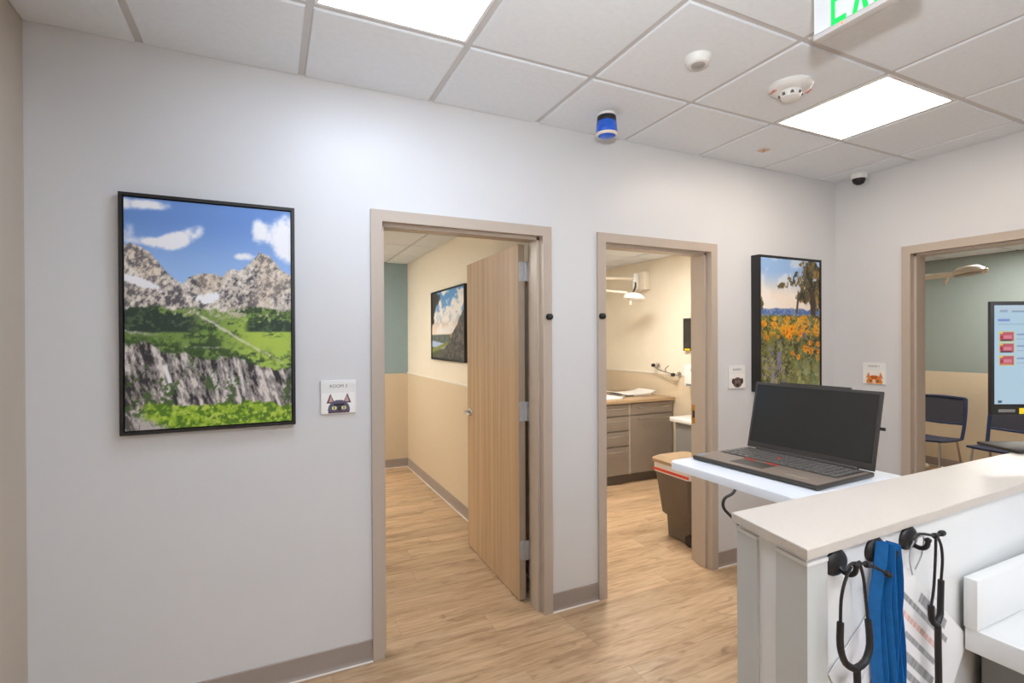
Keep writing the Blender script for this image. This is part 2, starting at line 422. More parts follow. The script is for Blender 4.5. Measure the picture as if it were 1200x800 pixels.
# second exam room
wc = wall('wall_second_room_right', 'cream wall with tan wainscot seen through second doorway', M['cream'], [((R2X, WT, 0), (R2X+.1, R2Y+.12, HR+.05))])
wains(wc, [((R2X-.006, WT, 0), (R2X, R2Y, WH))], [((R2X-.012, WT, WH), (R2X, R2Y, WH+.016))])
wd_ = wall('wall_second_room_back', 'cream back wall of second exam room', M['cream'], [((R2L, R2Y, 0), (R2X, R2Y+.12, HR+.05))])
wains(wd_, [((R2L, R2Y-.006, 0), (R2X-.006, R2Y, WH))])
# consulting room behind the right wall
we = wall('wall_third_room_far', 'sage far wall of consulting room above tan wainscot', M['olive'], [((R3X, R3Y0, 0), (R3X+.12, R3Y1, HR+.05))])
wains(we, [((R3X-.006, R3Y0, 0), (R3X, R3Y1, WH))])
wall('wall_third_room_north', 'cream side wall of consulting room', M['cream'], [((XR+.2, R3Y1, 0), (R3X+.12, R3Y1+.12, HR+.05))])
wall('wall_third_room_south', 'cream near side wall of consulting room', M['cream'], [((XR+.15, R3Y0-.12, 0), (R3X+.12, R3Y0, HR+.05))])
# room ceilings
X1 = [R1X-.272-T*k for k in range(4, -1, -1)]; Y1 = [R1Y-.02-T*k for k in range(6, 0, -1)]
ceiling_grid('ceiling_first_room', 'white tile ceiling of first exam room', XL, R1X, WT, R1Y, HR, X1, Y1, skip=[(1, 4)])
XA = [XL]+[v for v in X1 if XL+.03 < v < R1X-.03]+[R1X]; YA = [WT]+[v for v in Y1 if WT+.03 < v]+[R1Y]
light_panel(XA[1], XA[2], YA[4], YA[5], HR, M['panel_room'], 'ceiling light panel hidden inside first exam room', 'exam room light panels')
X2 = [R2X-.35-T*k for k in range(4, -1, -1)]; Y2 = [R2Y-.45-T*k for k in range(5, -1, -1)]
ceiling_grid('ceiling_second_room', 'white tile ceiling of second exam room', R2L, R2X, WT, R2Y, HR, X2, Y2, skip=[(2, 2)])
XA = [R2L]+[v for v in X2 if R2L+.03 < v < R2X-.03]+[R2X]; YA = [WT]+[v for v in Y2 if WT+.03 < v < R2Y-.03]+[R2Y]
light_panel(XA[2], XA[3], YA[2], YA[3], HR, M['panel_room'], 'ceiling light panel hidden inside second exam room', 'exam room light panels')
X3 = [6.72-T*k for k in range(4, -1, -1)]; Y3 = [.11+T*k for k in range(-5, 3)]
XA = [XR+.15]+[v for v in X3 if XR+.18 < v < R3X-.03]+[R3X]; YA = [R3Y0]+[v for v in Y3 if R3Y0+.03 < v < R3Y1-.03]+[R3Y1]
iy = [i for i in range(len(YA)-1) if abs(YA[i+1]-.11) < .01][0]
ceiling_grid('ceiling_third_room', 'white tile ceiling of consulting room', XR+.15, R3X, R3Y0, R3Y1, HR, X3, Y3, skip=[(len(XA)-3, iy)])
light_panel(XA[-3], XA[-2], YA[iy], YA[iy+1], HR, M['panel_room_dim'], 'ceiling light panel seen at top of right-hand doorway', 'exam room light panels')

# ------------------------------------------------------------------ baseboards
def baseboard(name, label, a, b, nrm):
    """rubber base from a to b (xy), nrm = direction into the room"""
    a = Vector((*a, 0)); b = Vector((*b, 0)); n = Vector((*nrm, 0)); hgt = .102
    pr = [(0, .001), (.012, .001), (.007, .012), (.0055, .02), (.0055, hgt-.003), (.003, hgt), (0, hgt)]
    m = MB(); m.loft([[p+n*q[0]+Vector((0, 0, q[1])) for q in pr] for p in (a, b)])
    o = tag(m.build(name, M['base']), label, 'baseboard', kind='structure')
    pc = [(.0115, .0003), (.021, .0003), (.0125, .0045)]
    m = MB(); m.loft([[p+n*q[0]+Vector((0, 0, q[1])) for q in pc] for p in (a, b)]); m.build('caulk_bead', M['caulk'], o)
baseboard('baseboard_front_left', 'taupe rubber baseboard left of first doorway', (XL, 0), (D1[0], 0), (0, -1))
baseboard('baseboard_front_middle', 'taupe rubber baseboard between the two doorways', (D1[1], 0), (D2[0], 0), (0, -1))
baseboard('baseboard_front_right', 'taupe rubber baseboard right of second doorway', (D2[1], 0), (XR, 0), (0, -1))
baseboard('baseboard_right', 'taupe rubber baseboard on right wall before third doorway', (XR, 0), (XR, D3[0]), (-1, 0))
baseboard('baseboard_right_near', 'taupe rubber baseboard on right wall past third doorway', (XR, D3[1]), (XR, YB), (-1, 0))
baseboard('baseboard_left', 'taupe rubber baseboard on left wall', (XL, 0), (XL, YB), (1, 0))
baseboard('baseboard_first_room_back', 'taupe baseboard on teal back wall of first exam room', (XL, R1Y-.006), (R1X, R1Y-.006), (0, -1))
baseboard('baseboard_first_room_right', 'taupe baseboard along partition in first exam room', (R1X-.006, WT), (R1X-.006, R1Y-.02), (-1, 0))
baseboard('baseboard_second_room_right', 'taupe baseboard along right wall in second exam room', (R2X-.006, WT), (R2X-.006, 1.6), (-1, 0))
baseboard('baseboard_third_room_far', 'taupe baseboard on far wall of consulting room', (R3X-.006, R3Y0), (R3X-.006, R3Y1), (-1, 0))

# ------------------------------------------------------------------ door frames
def door_frame(name, label, loc, rz, W):
    root = thing(name, label, 'door', loc, rz, kind='structure')
    t, o, i = .018, WT, FW   # face stand-off, wall thickness, face width
    def jamb(flip):
        pr = [(0, -t), (i, -t), (i, .028), (i+.016, .028), (i+.016, .118), (i, .118), (i, o+t), (0, o+t), (0, o+.001), (.027, o+.001), (.027, -.001), (0, -.001)]
        if flip: pr = [(W-x, y) for x, y in pr]
        m = MB(); m.prism(pr, 'z', 0, OT-FW); m.build('frame_jamb', M['frame'], root)
    jamb(False); jamb(True)
    hp = [(-t, OT), (-t, OT-i), (.028, OT-i), (.028, OT-i-.016), (.118, OT-i-.016), (.118, OT-i), (o+t, OT-i), (o+t, OT), (o+.001, OT), (o+.001, OT-.027), (-.001, OT-.027), (-.001, OT)]
    m = MB()
    A = [(0, *p) for p in hp]; B = [(W, *p) for p in hp]
    m.loft([A, B]); m.build('frame_head', M['frame'], root)
    return root
d1 = door_frame('door_1', 'taupe metal door frame with open oak door', (D1[0], 0, 0), 0, D1[1]-D1[0])
d2 = door_frame('door_2', 'taupe metal door frame of doorway to cabinet room', (D2[0], 0, 0), 0, D2[1]-D2[0])
d3 = door_frame('door_3', 'taupe metal door frame in right wall', (XR, D3[0], 0), -PI/2, 1.0)
# open leaf of the first door (local to frame)
leaf_w, leaf_h, leaf_t = .925, 2.112, .042
lf = bpy.data.objects.new('door_leaf', None)
lx, ly = 1.330-D1[0], .178
m = MB(); m.box((0, 0, .008), (leaf_t, leaf_w, leaf_h), .0012, 1)
leaf = m.build('door_leaf', M['doorwood'], d1, loc=(lx, ly, 0)); leaf.rotation_euler = (0, 0, math.radians(-1.5))
bpy.data.objects.remove(lf)
m = MB(); m.box((.001, -.0012, .009), (leaf_t-.001, .0005, leaf_h-.001)); m.build('edge_band', M['dooredge'], leaf)
for hz in (1.952, 1.125, .301):
    m = MB(); m.lathe([(.0075, -.057), (.0085, -.055), (.0085, .055), (.0075, .057)], (leaf_t+.004, -.006, hz), seg=12)
    m.box((.004, -.004, hz-.057), (leaf_t+.002, -.001, hz+.057)); m.box((leaf_t+.006, -.010, hz-.057), (leaf_t+.03, -.007, hz+.057))
    for dz in (-.035, 0, .035): m.lathe([(.004, 0), (.003, .0015)], (.022, -.004, hz+dz), (0, -1, 0), 8)
    m.build('hinge', M['steel'], leaf)
def lever(side):
    m = MB(); y_, z_ = leaf_w-.07, 1.015; s = -1 if side == 0 else 1; x_ = 0 if side == 0 else leaf_t
    m.lathe([(.032, 0), (.032, .006), (.029, .010), (.012, .012), (.011, .045), (.012, .052)], (x_, y_, z_), (s, 0, 0), 20)
    m.tube([(x_+s*.045, y_, z_), (x_+s*.05, y_-.03, z_+.002), (x_+s*.05, y_-.07, z_), (x_+s*.046, y_-.115, z_-.004)], lambda t: .0105-.003*t, 10)
    m.build('lever_handle', M['chrome'], leaf, smooth=True)
lever(0); lever(1)
m = MB(); m.box((.010, leaf_w-.0005, .955), (.036, leaf_w+.001, 1.075)); m.build('latch_plate', M['steel'], leaf)
# strike plate on the second frame's right jamb
W2 = D2[1]-D2[0]
m = MB(); m.box((W2-FW-.0025, .126, .96), (W2-FW-.0002, .160, 1.09)); sp = m.build('strike_plate', M['brass'], d2)
m = MB(); m.box((W2-FW-.0032, .133, 1.0), (W2-FW-.0022, .152, 1.05)); m.build('strike_hole', M['black'], sp)

# ------------------------------------------------------------------ pictures
def mountain(u, v):
    n = u.shape; c = np.zeros(n+(3,))
    c[:] = (108, 148, 214); c = mixc(c, (158, 194, 240), sm(.95, .62, v))
    cl = fbm(u*7+2, v*10, 11, 6, .62)
    blobs = np.exp(-(((u-.3)/.17)**2+((v-.835-.28*(u-.3))/.05)**2)) + 1.1*np.exp(-(((u-1.0)/.17)**2+((v-.87)/.12)**2)) + .75*np.exp(-(((u-.78)/.06)**2+((v-.9)/.06)**2)) + .8*np.exp(-(((u-.1)/.25)**2+((v-.975)/.03)**2)) + .7*np.exp(-(((u-.7)/.08)**2+((v-.77)/.025)**2)) + .6*np.exp(-(((u-.02)/.09)**2+((v-.87)/.08)**2)) + .75*np.exp(-(((u-.16)/.1)**2+((v-.815)/.02)**2))
    c = mixc(c, (244, 245, 250), sm(.3, .62, blobs*(.15+1.35*cl)-.02*fbm(u*40, v*40, 12, 3)))
    rid = fbm(u*16, u*0+3.3, 21, 5, .6)-.5
    right = np.interp(u[0], [.28, .36, .46, .55, .6, .68, .74, .8, .86, .93, 1], [.60, .665, .69, .68, .705, .71, .745, .795, .775, .73, .70])[None, :]+rid*.05
    left = np.interp(u[0], [0, .06, .13, .2, .27, .33, .4, .46], [.805, .80, .775, .71, .665, .63, .585, .53])[None, :]+rid*.04
    rock = fbm(u*16+v*9, v*24-u*9, 31, 6, .72); fine = fbm(u*60+v*20, v*70-u*30, 33, 3, .7); grain = .6*rock+.4*fine
    rc = np.zeros(n+(3,)); rc[:] = (206, 196, 184)
    rc = mixc(rc, (92, 88, 92), sm(.47, .60, grain)); rc = mixc(rc, (244, 238, 230), sm(.45, .36, grain)*.8)
    rc = mixc(rc, (222, 198, 170), sm(.5, .7, fbm(u*6, v*6, 39, 4))*.35)
    snow = np.exp(-(((u-.47)/.11)**2+((v-.565-.32*np.abs(u-.45))/.028)**2))
    rc = mixc(rc, (248, 249, 251), sm(.45, .75, snow+1.1*(.5-grain)))
    c = mixc(c, rc, sm(-.003, .003, right-v))
    ld = mixc(rc, (104, 100, 106), .7*sm(.42, .58, grain)*sm(.62, .7, v+.3*u))
    sn = np.exp(-((v-(.655-.20*u))/.022)**2)*sm(.3, .1, u)
    ld = mixc(ld, (244, 244, 248), sm(.35, .7, sn+1.3*(.5-grain)))
    c = mixc(c, ld, sm(-.003, .003, left-v)*sm(.5, .42, u))
    # meadows
    g = fbm(u*8, v*26, 41, 6, .68); g2 = fbm(u*45, v*60, 43, 3, .7); gd = np.zeros(n+(3,)); gd[:] = (120, 150, 72)
    gd = mixc(gd, (58, 80, 48), sm(.44, .56, .7*g+.3*g2)); gd = mixc(gd, (176, 202, 84), sm(.45, .8, u)*sm(.5, .36, np.abs(v-.37)*2+.55*g+.15*(g2-.5)))
    gd = mixc(gd, (200, 190, 172), sm(.5, .62, .6*fbm(u*12+3, v*30, 47, 5, .7)+.4*fine)*sm(.44, .52, v))
    tree = fbm(u*55, u*0+2.2, 51, 2); gd = mixc(gd, mixc(np.zeros(n+(3,))+np.array((46, 66, 50)), (78, 100, 70), sm(.5, .7, g2)), sm(.68, .74, u)*sm(.42, .43, v)*sm(0, .006, .455+.05*tree-v))
    gd = mixc(gd, mixc(np.zeros(n+(3,))+np.array((44, 62, 52)), (80, 96, 70), sm(.5, .7, g2)), sm(.44, .34, u+.1*(g-.5))*sm(.415, .43, v)*sm(0, .008, .52-.13*u+.05*tree-v))
    wob = .05*(fbm(u*7, v*7, 53)-.5)
    gd = mixc(gd, (226, 220, 212), sm(.016, .004, np.abs(v-(.50-.42*(u-.42))+wob)+.01*g2)*sm(.40, .44, u)*sm(1., .85, u)*.85)
    gd = mixc(gd, (206, 198, 186), sm(.012, .004, np.abs(v-(.425-.03*u)+wob)+.008*g2)*sm(.25, .05, u)*.8)
    gd = mixc(gd, (206, 198, 190), sm(.010, .003, np.abs(v-(.37-.03*u)+.6*wob)+.006*g2)*sm(.3, .36, u)*sm(.6, .5, u)*.8)
    c = mixc(c, gd, sm(-.006, .006, .53+.05*rid+.03*(g-.5)-v))
    dk = sm(.10, .03, np.abs(v-(.345-.09*u)))*sm(.42, .56, .7*fbm(u*6, v*12, 57, 5, .65)+.3*g2); c = mixc(c, (52, 76, 42), dk*.85*sm(1., .7, u))
    # cliff with vertical streaks
    cf = .55*fbm(u*26+v*7, v*7+u*6, 61, 5, .68)+.45*fbm(u*50+v*25, v*26, 63, 3, .7); cc = np.zeros(n+(3,)); cc[:] = (150, 143, 140)
    cc = mixc(cc, (50, 47, 52), sm(.5, .6, cf)); cc = mixc(cc, (222, 214, 208), sm(.47, .38, cf))
    cc = mixc(cc, (242, 240, 240), sm(.022, .006, np.abs(u-.235-.012*np.sin(v*40)))*sm(.15, .18, v)*sm(.30, .27, v))
    for wu in (.52, .62, .68): cc = mixc(cc, (226, 222, 222), sm(.012, .003, np.abs(u-wu+.12*(v-.2)))*sm(.12, .15, v)*sm(.27, .22, v)*.8)
    cc = mixc(cc, (70, 96, 50), sm(.52, .6, .6*fbm(u*8, v*11, 67, 5, .65)+.4*g2)*.9)
    ct = .375-.13*u+.06*(fbm(u*9, u*0+1, 71, 5, .6)-.5)
    c = mixc(c, cc, sm(-.006, .006, ct-v+.02*(g2-.5))*sm(.05, .08, v))
    gb = np.zeros(n+(3,)); gb[:] = (150, 186, 52); gb = mixc(gb, (86, 124, 36), sm(.47, .58, .5*fbm(u*26, v*50, 81, 4)+.5*g2)); gb = mixc(gb, (206, 220, 110), sm(.44, .36, g2)*.6)
    c = mixc(c, gb, sm(-.004, .006, (.115-.03*u+.05*(fbm(u*14, v*14, 83, 4)-.5))-v)*sm(.04, .16, u+.12*(cf-.5)))
    c = mixc(c, mixc(np.zeros(n+(3,))+np.array((190, 184, 180)), (90, 86, 84), sm(.48, .58, cf)), sm(.10, .07, v+.35*u+.03*(g2-.5)))
    return c
def wildflowers(u, v):
    n = u.shape; c = np.zeros(n+(3,)); c[:] = (150, 186, 230); c = mixc(c, (244, 230, 214), sm(.92, .70, v))
    c = mixc(c, (246, 242, 238), sm(.48, .66, fbm(u*5, v*6, 3, 5))*.5)
    f3 = fbm(u*45, v*60, 4, 3, .7)
    mt = .60+.035*fbm(u*9, u*0+.5, 5, 4, .6); c = mixc(c, mixc(np.zeros(n+(3,))+np.array((84, 114, 170)), (130, 150, 190), sm(.45, .6, f3)), sm(-.004, .006, mt-v))
    tf = fbm(u*13, v*14, 13, 6, .72)
    shape = .9*np.exp(-(((u-.6)/.2)**2+((v-.845)/.07)**2))+np.exp(-(((u-.97)/.2)**2+((v-.78)/.22)**2))+.75*np.exp(-(((u-.34)/.14)**2+((v-.79)/.035)**2))+.75*np.exp(-(((u-.7)/.16)**2+((v-.70)/.06)**2))+.7*np.exp(-(((u-.78)/.2)**2+((v-.95)/.06)**2))
    leaf = mixc(np.zeros(n+(3,))+np.array((92, 84, 54)), (176, 138, 62), sm(.48, .62, .5*fbm(u*22, v*22, 17, 4)+.5*f3)); leaf = mixc(leaf, (46, 44, 36), sm(.5, .6, .6*fbm(u*18, v*18, 19, 4)+.4*f3))
    c = mixc(c, leaf, sm(.30, .36, shape*(1.5*tf-.18)))
    c = mixc(c, (66, 52, 42), sm(.05, .035, np.abs(u-.88+.1*(v-.6)))*sm(.50, .55, v)*sm(.8, .7, v)); c = mixc(c, (86, 68, 50), sm(.022, .012, np.abs(u-.6-.2*(v-.62)))*sm(.57, .6, v)*sm(.78, .7, v))
    c = mixc(c, (96, 96, 60), sm(.3, .36, .8*np.exp(-(((u-.0)/.06)**2+((v-.66)/.08)**2))*(1.4*tf-.1)))
    g = fbm(u*12, v*18, 23, 6, .72); gd = mixc(np.zeros(n+(3,))+np.array((120, 122, 66)), (56, 62, 42), sm(.47, .58, .6*g+.4*f3)); gd = mixc(gd, (186, 180, 122), sm(.45, .36, .5*fbm(u*24, v*30, 27, 3)+.5*f3)*.6)
    c = mixc(c, gd, sm(-.005, .005, .565+.03*(g-.5)-v))
    fy = .6*fbm(u*14, v*26, 29, 4, .65)+.4*f3; band = sm(.36, .46, v)*sm(.58, .555, v)
    c = mixc(c, (240, 176, 44), sm(.49, .55, fy)*band); c = mixc(c, (206, 124, 26), sm(.58, .64, fy)*band*.8)
    for (fu, fv, fr) in [(.43,.43,.075),(.5,.46,.07),(.47,.40,.06),(.66,.42,.05),(.74,.305,.06),(.84,.285,.065),(.83,.35,.045),(.62,.24,.045),(.52,.27,.04),(.97,.34,.05),(.97,.23,.05),(.98,.28,.045),(.69,.46,.04),(.62,.38,.03),(.1,.39,.04),(.28,.40,.03),(.04,.5,.04),(.9,.45,.04),(.78,.44,.03),(.96,.42,.04)]:
        d = np.sqrt((u-fu)**2+((v-fv)*1.5)**2); a = np.arctan2((v-fv)*1.5, u-fu); rr = fr*(.8+.25*np.cos(a*7+fu*20))
        c = mixc(c, mixc(np.zeros(n+(3,))+np.array((248, 170, 24)), (226, 130, 14), sm(.5, .6, f3)), sm(rr, rr*.75, d)); c = mixc(c, (186, 86, 10), sm(fr*.3, fr*.18, d))
    c = mixc(c, (150, 140, 192), sm(.54, .62, .5*fbm(u*22, v*10, 33, 4)+.5*f3)*sm(.5, .3, u)*sm(.45, .25, v)*.8)
    c = mixc(c, (104, 96, 150), sm(.04, .02, np.abs(u-.72))*sm(.03, .015, np.abs(v-.41))*.8)
    c = mixc(c, (120, 152, 110), sm(.5, .58, .5*fbm(u*20, v*16, 36, 4)+.5*f3)*sm(.5, .6, u)*sm(.3, .2, v)*.8)
    c = mixc(c, (204, 192, 138), sm(.5, .6, .6*fbm(u*16, v*16, 35, 5)+.4*f3)*sm(.25, .05, v)*.75)
    return c
def valley(u, v):
    n = u.shape; c = np.zeros(n+(3,)); c[:] = (92, 152, 214); c = mixc(c, (240, 222, 204), sm(.85, .42, v)); f3 = fbm(u*40, v*40, 90, 3, .7)
    c = mixc(c, (240, 236, 234), sm(.44, .58, fbm(u*5, v*6, 91, 6, .65)))
    tr = np.exp(-(((u-.1)/.22)**2+((v-1.0)/.22)**2))+.8*np.exp(-(((u-.03)/.08)**2+((v-.7)/.3)**2))
    c = mixc(c, (66, 62, 58), sm(.25, .4, tr*(1.3*fbm(u*9, v*9, 93, 5, .7)-.05)))
    c = mixc(c, mixc(np.zeros(n+(3,))+np.array((112, 120, 116)), (78, 84, 72), sm(.45, .6, f3)), sm(.005, -.005, v-.36)); c = mixc(c, (176, 196, 232), sm(.055, .04, np.abs(v-.22+.1*u))*sm(.5, .4, u)); c = mixc(c, (140, 144, 60), sm(.035, .02, np.abs(v-.11-.22*u))*sm(.6, .5, u)); c = mixc(c, (84, 84, 54), sm(.02, -.02, v-.07-.2*u))
    hill = np.interp(u[0], [0, .35, .55, .8, 1], [.0, .08, .25, .5, .72])[None, :]+.05*(fbm(u*16, v*3, 95, 4, .6)-.5)
    hc = mixc(np.zeros(n+(3,))+np.array((64, 60, 58)), (118, 108, 98), sm(.46, .6, .5*fbm(u*18, v*18, 97, 5, .65)+.5*f3))
    c = mixc(c, hc, sm(-.008, .008, hill-v))
    return mixc(c, (214, 152, 92), sm(.03, .01, np.abs(u-.63))*sm(.05, .02, np.abs(v-.34))*.8)
def picture(name, label, loc, rz, W, Hh, D, fn, nx, ny, lip=.008):
    t = thing(name, label, 'picture', loc, rz, group='framed landscape pictures')
    f = MB(); e = .013   # float frame: four mitred bars with a backing
    f.box((0,-D,0),(e,0,Hh)); f.box((W-e,-D,0),(W,0,Hh)); f.box((e,-D,0),(W-e,0,e)); f.box((e,-D,Hh-e),(W-e,0,Hh)); f.build('frame', M['blackframe'], t)
    b = MB(); b.box((e+.004,-D+lip+.001,e+.004),(W-e-.004,-.002,Hh-e-.004)); b.build('canvas', M['paper'], t)
    b = MB(); b.box((e,-.006,e),(W-e,-.0005,Hh-e)); b.build('backing', M['blackframe'], t)
    print_panel('print', W-2*e-.008, Hh-2*e-.008, nx, ny, fn, M['print'], t, (e+.004, -D+lip, e+.004))
    return t
picture('mountain_picture', 'black framed mountain meadow landscape on grey wall left of first doorway', (-.535, 0, 1.175), 0, .643, .969, .04, mountain, 170, 250)
picture('wildflower_picture', 'black framed picture of orange wildflowers and tree, behind laptop', (3.07, 0, 1.175), 0, .665, .957, .07, wildflowers, 120, 170, lip=.004)
picture('valley_picture', 'framed picture of clouds over dark hillside inside first exam room', (R1X-.0, 2.62, 1.352), -PI/2, 1.0, .685, .03, valley, 110, 80)

# ------------------------------------------------------------------ room signs with animal prints
def cat_dark(u, v):
    n = u.shape; c = np.zeros(n+(3,))+np.array((246, 245, 242))
    def ear(c, cx, s):
        outer = (np.abs(u-cx-s*.03*(v-.4)) < (.60-v)*.42) & (v > .3)
        inner = (np.abs(u-cx+s*.01) < (.54-v)*.34) & (v > .34)
        c = c.copy(); c[outer] = (74, 68, 82); c[inner] = (206, 160, 150); return c
    c = ear(c, .26, -1); c = ear(c, .76, 1)
    head = (((u-.51)/.33)**2+((v-.10)/.30)**2 < 1); c[head] = (92, 88, 112)
    brow = (np.abs(u-.51) < .16) & (np.abs(v-.25) < .035); c[brow] = (44, 42, 50)
    for ex in (.37, .66):
        e = (((u-ex)/.075)**2+((v-.155)/.055)**2 < 1); c[e] = (222, 220, 160)
        p = (((u-ex)/.018)**2+((v-.155)/.05)**2 < 1); c[p] = (30, 30, 30)
    nz = (np.abs(u-.52) < .05) & (v < .2); c[nz] = (52, 50, 60)
    lo = (v < .07) & (np.abs(u-.51) < .32); c[lo] = (88, 70, 88)
    return c
def dog_dark(u, v):
    n = u.shape; c = np.zeros(n+(3,))+np.array((244, 240, 234)); wdt = .30-.5*np.maximum(0, .18-v)
    head = (((u-.52)/.30)**2+((v-.24)/.23)**2 < 1); c[head] = (96, 80, 74)
    for ex in (.24, .8):
        e = (((u-ex)/.09)**2+((v-.3)/.13)**2 < 1); c[e] = (58, 48, 46)
    for ex in (.42, .62):
        e = (((u-ex)/.06)**2+((v-.27)/.05)**2 < 1); c[e] = (150, 132, 116); e = (((u-ex)/.025)**2+((v-.27)/.025)**2 < 1); c[e] = (24, 20, 20)
    e = (((u-.52)/.09)**2+((v-.12)/.07)**2 < 1); c[e] = (44, 34, 32)
    return c
def cat_orange(u, v):
    n = u.shape; c = np.zeros(n+(3,))+np.array((244, 240, 234))
    for cx in (.24, .80):
        o = (np.abs(u-cx) < (.56-v)*.4) & (v > .25); c[o] = (224, 170, 120); o = (np.abs(u-cx) < (.5-v)*.3) & (v > .28); c[o] = (206, 128, 112)
    h = (((u-.51)/.37)**2+((v-.06)/.34)**2 < 1); c[h] = (226, 138, 60)
    h = (np.abs(u-.5) < .17-(.34-v)*.5) & (v > .2) & (v < .36); c[h] = (192, 96, 30)
    for ex in (.34, .66):
        e = (((u-ex)/.07)**2+((v-.12)/.05)**2 < 1); c[e] = (112, 96, 60)
    e = (((u-.5)/.08)**2+((v-.1)/.11)**2 < 1); c[e] = (250, 200, 160)
    return c
def room_sign(label, loc, rz, fn, words):
    t = thing('room_sign', label, 'sign', loc, rz, group='square animal room signs'); s = .158
    MB().box((0,-.012,0),(s,-.001,s),.0015,1).build('plaque', M['white'], t)
    print_panel('animal_print', s*.94, s*.6, 72, 48, lambda u, v: fn(u, v*.62), M['print_paper'], t, (s*.03, -.0126, .004))
    text_mesh('lettering', words, .021, M['greytxt'], t, (s*.5, -.0128, s*.78))
room_sign('white square sign with dark grey cat face, left of first doorway', (.216, 0, 1.206), 0, cat_dark, 'ROOM 3')
room_sign('white square sign with dark dog face, between second doorway and wildflower picture', (2.838, 0, 1.206), 0, dog_dark, 'ROOM 2')
room_sign('white square sign with orange cat face, on right wall beside third doorway', (XR, -.207, 1.212), -PI/2, cat_orange, 'ROOM 1')

# black round knobs on the frames
for lb, x, z in (('small black knob on right side of first door frame', 1.424, 1.677), ('small black knob on left side of second door frame', 1.783, 1.686)):
    t = thing('frame_knob', lb, 'knob', (x, -.018, z), group='black knobs on door frames')
    MB().lathe([(.017, 0), (.018, .003), (.016, .006), (.008, .008), (.008, .014)], (0,0,0), (0,-1,0), 20).build('base_plate', M['black'], t, smooth=True)
    MB().lathe([(.006, .012), (.013, .014), (.017, .020), (.017, .025), (.012, .031), (.002, .033)], (0,0,0), (0,-1,0), 20).build('knob_head', M['black'], t, smooth=True)

# ------------------------------------------------------------------ ceiling devices
t = thing('occupancy_sensor', 'round white ceiling sensor with grey lens', 'sensor', (1.677, -.885, H))
MB().lathe([(.055, 0), (.055, -.012), (.050, -.018), (.046, -.030), (.040, -.034), (.030, -.034)], seg=32).build('housing', M['white'], t, smooth=True)
MB().lathe([(.030, -.033), (.026, -.038), (.014, -.043), (.002, -.044)], seg=24).build('sensor_lens', mat('sensor_lens_grey', (160, 156, 152), .4), t, smooth=True)
t = thing('smoke_detector', 'white smoke detector with red lettering near right ceiling light', 'detector', (2.262, -.892, H))
MB().lathe([(.095, 0), (.097, -.010), (.090, -.022), (.072, -.030), (.045, -.034)], seg=40).build('base', M['white'], t, smooth=True)
hd = MB().lathe([(.050, -.033), (.048, -.050), (.042, -.062), (.025, -.068), (.002, -.069)], seg=32).build('sensing_head', M['white'], t, smooth=True)
vg = mat('vent_grey', (110, 106, 104), .6)
for k in range(8):
    a = 2*PI*k/8; c, s = math.cos(a), math.sin(a)
    MB().box((.0455*c-.006, .0455*s-.006, -.056), (.0455*c+.006, .0455*s+.006, -.044)).build('smoke_vent', vg, hd)
for ang, wdn in ((math.radians(152), 'FIRE'), (math.radians(-28), 'FIRE')):
    o = text_mesh('lettering', wdn, .026, M['red'], t, (.073*math.cos(ang), .073*math.sin(ang), -.0312), rot=(PI, 0, ang+PI/2))
t = thing('strobe_beacon', 'blue lens strobe beacon on ceiling between the doorways', 'beacon', (1.650, -.262, H))
MB().lathe([(.046, 0), (.046, -.006), (.042, -.012), (.03, -.014)], seg=28).build('mounting_plate', M['white'], t, smooth=True)
MB().lathe([(.036, -.010), (.050, -.016), (.053, -.040), (.050, -.046)], seg=28).build('housing', M['black'], t, smooth=True)
MB().lathe([(.050, -.042), (.056, -.050), (.057, -.105), (.050, -.118), (.036, -.127), (.002, -.131)], seg=28).build('beacon_lens', M['lens_blue'], t, smooth=True)
MB().lathe([(.057, -.106), (.0575, -.110), (.053, -.118), (.049, -.1195)], seg=28).build('bottom_ring', M['lampwhite'], t, smooth=True)
t = thing('ceiling_label', 'small beige label plate with red dot on ceiling tile', 'label', (2.885, -.252, H))
MB().box((-.03,-.03,-.003),(.03,.03,0),.001,1).build('plate', mat('label_beige', (214, 196, 178), .6), t)
MB().lathe([(.009, -.003), (.009, -.0045), (.001, -.005)], seg=12).build('dot', M['red'], t)
t = thing('dome_camera', 'small white dome camera at ceiling corner of right wall', 'camera', (3.955, -.21, H))
MB().lathe([(.052, 0), (.052, -.028), (.049, -.034), (.044, -.035)], seg=28).build('housing', M['white'], t, smooth=True)
MB().lathe([(.043, -.034), (.041, -.050), (.032, -.066), (.016, -.076), (.001, -.078)], seg=28).build('dome', M['black'], t, smooth=True)

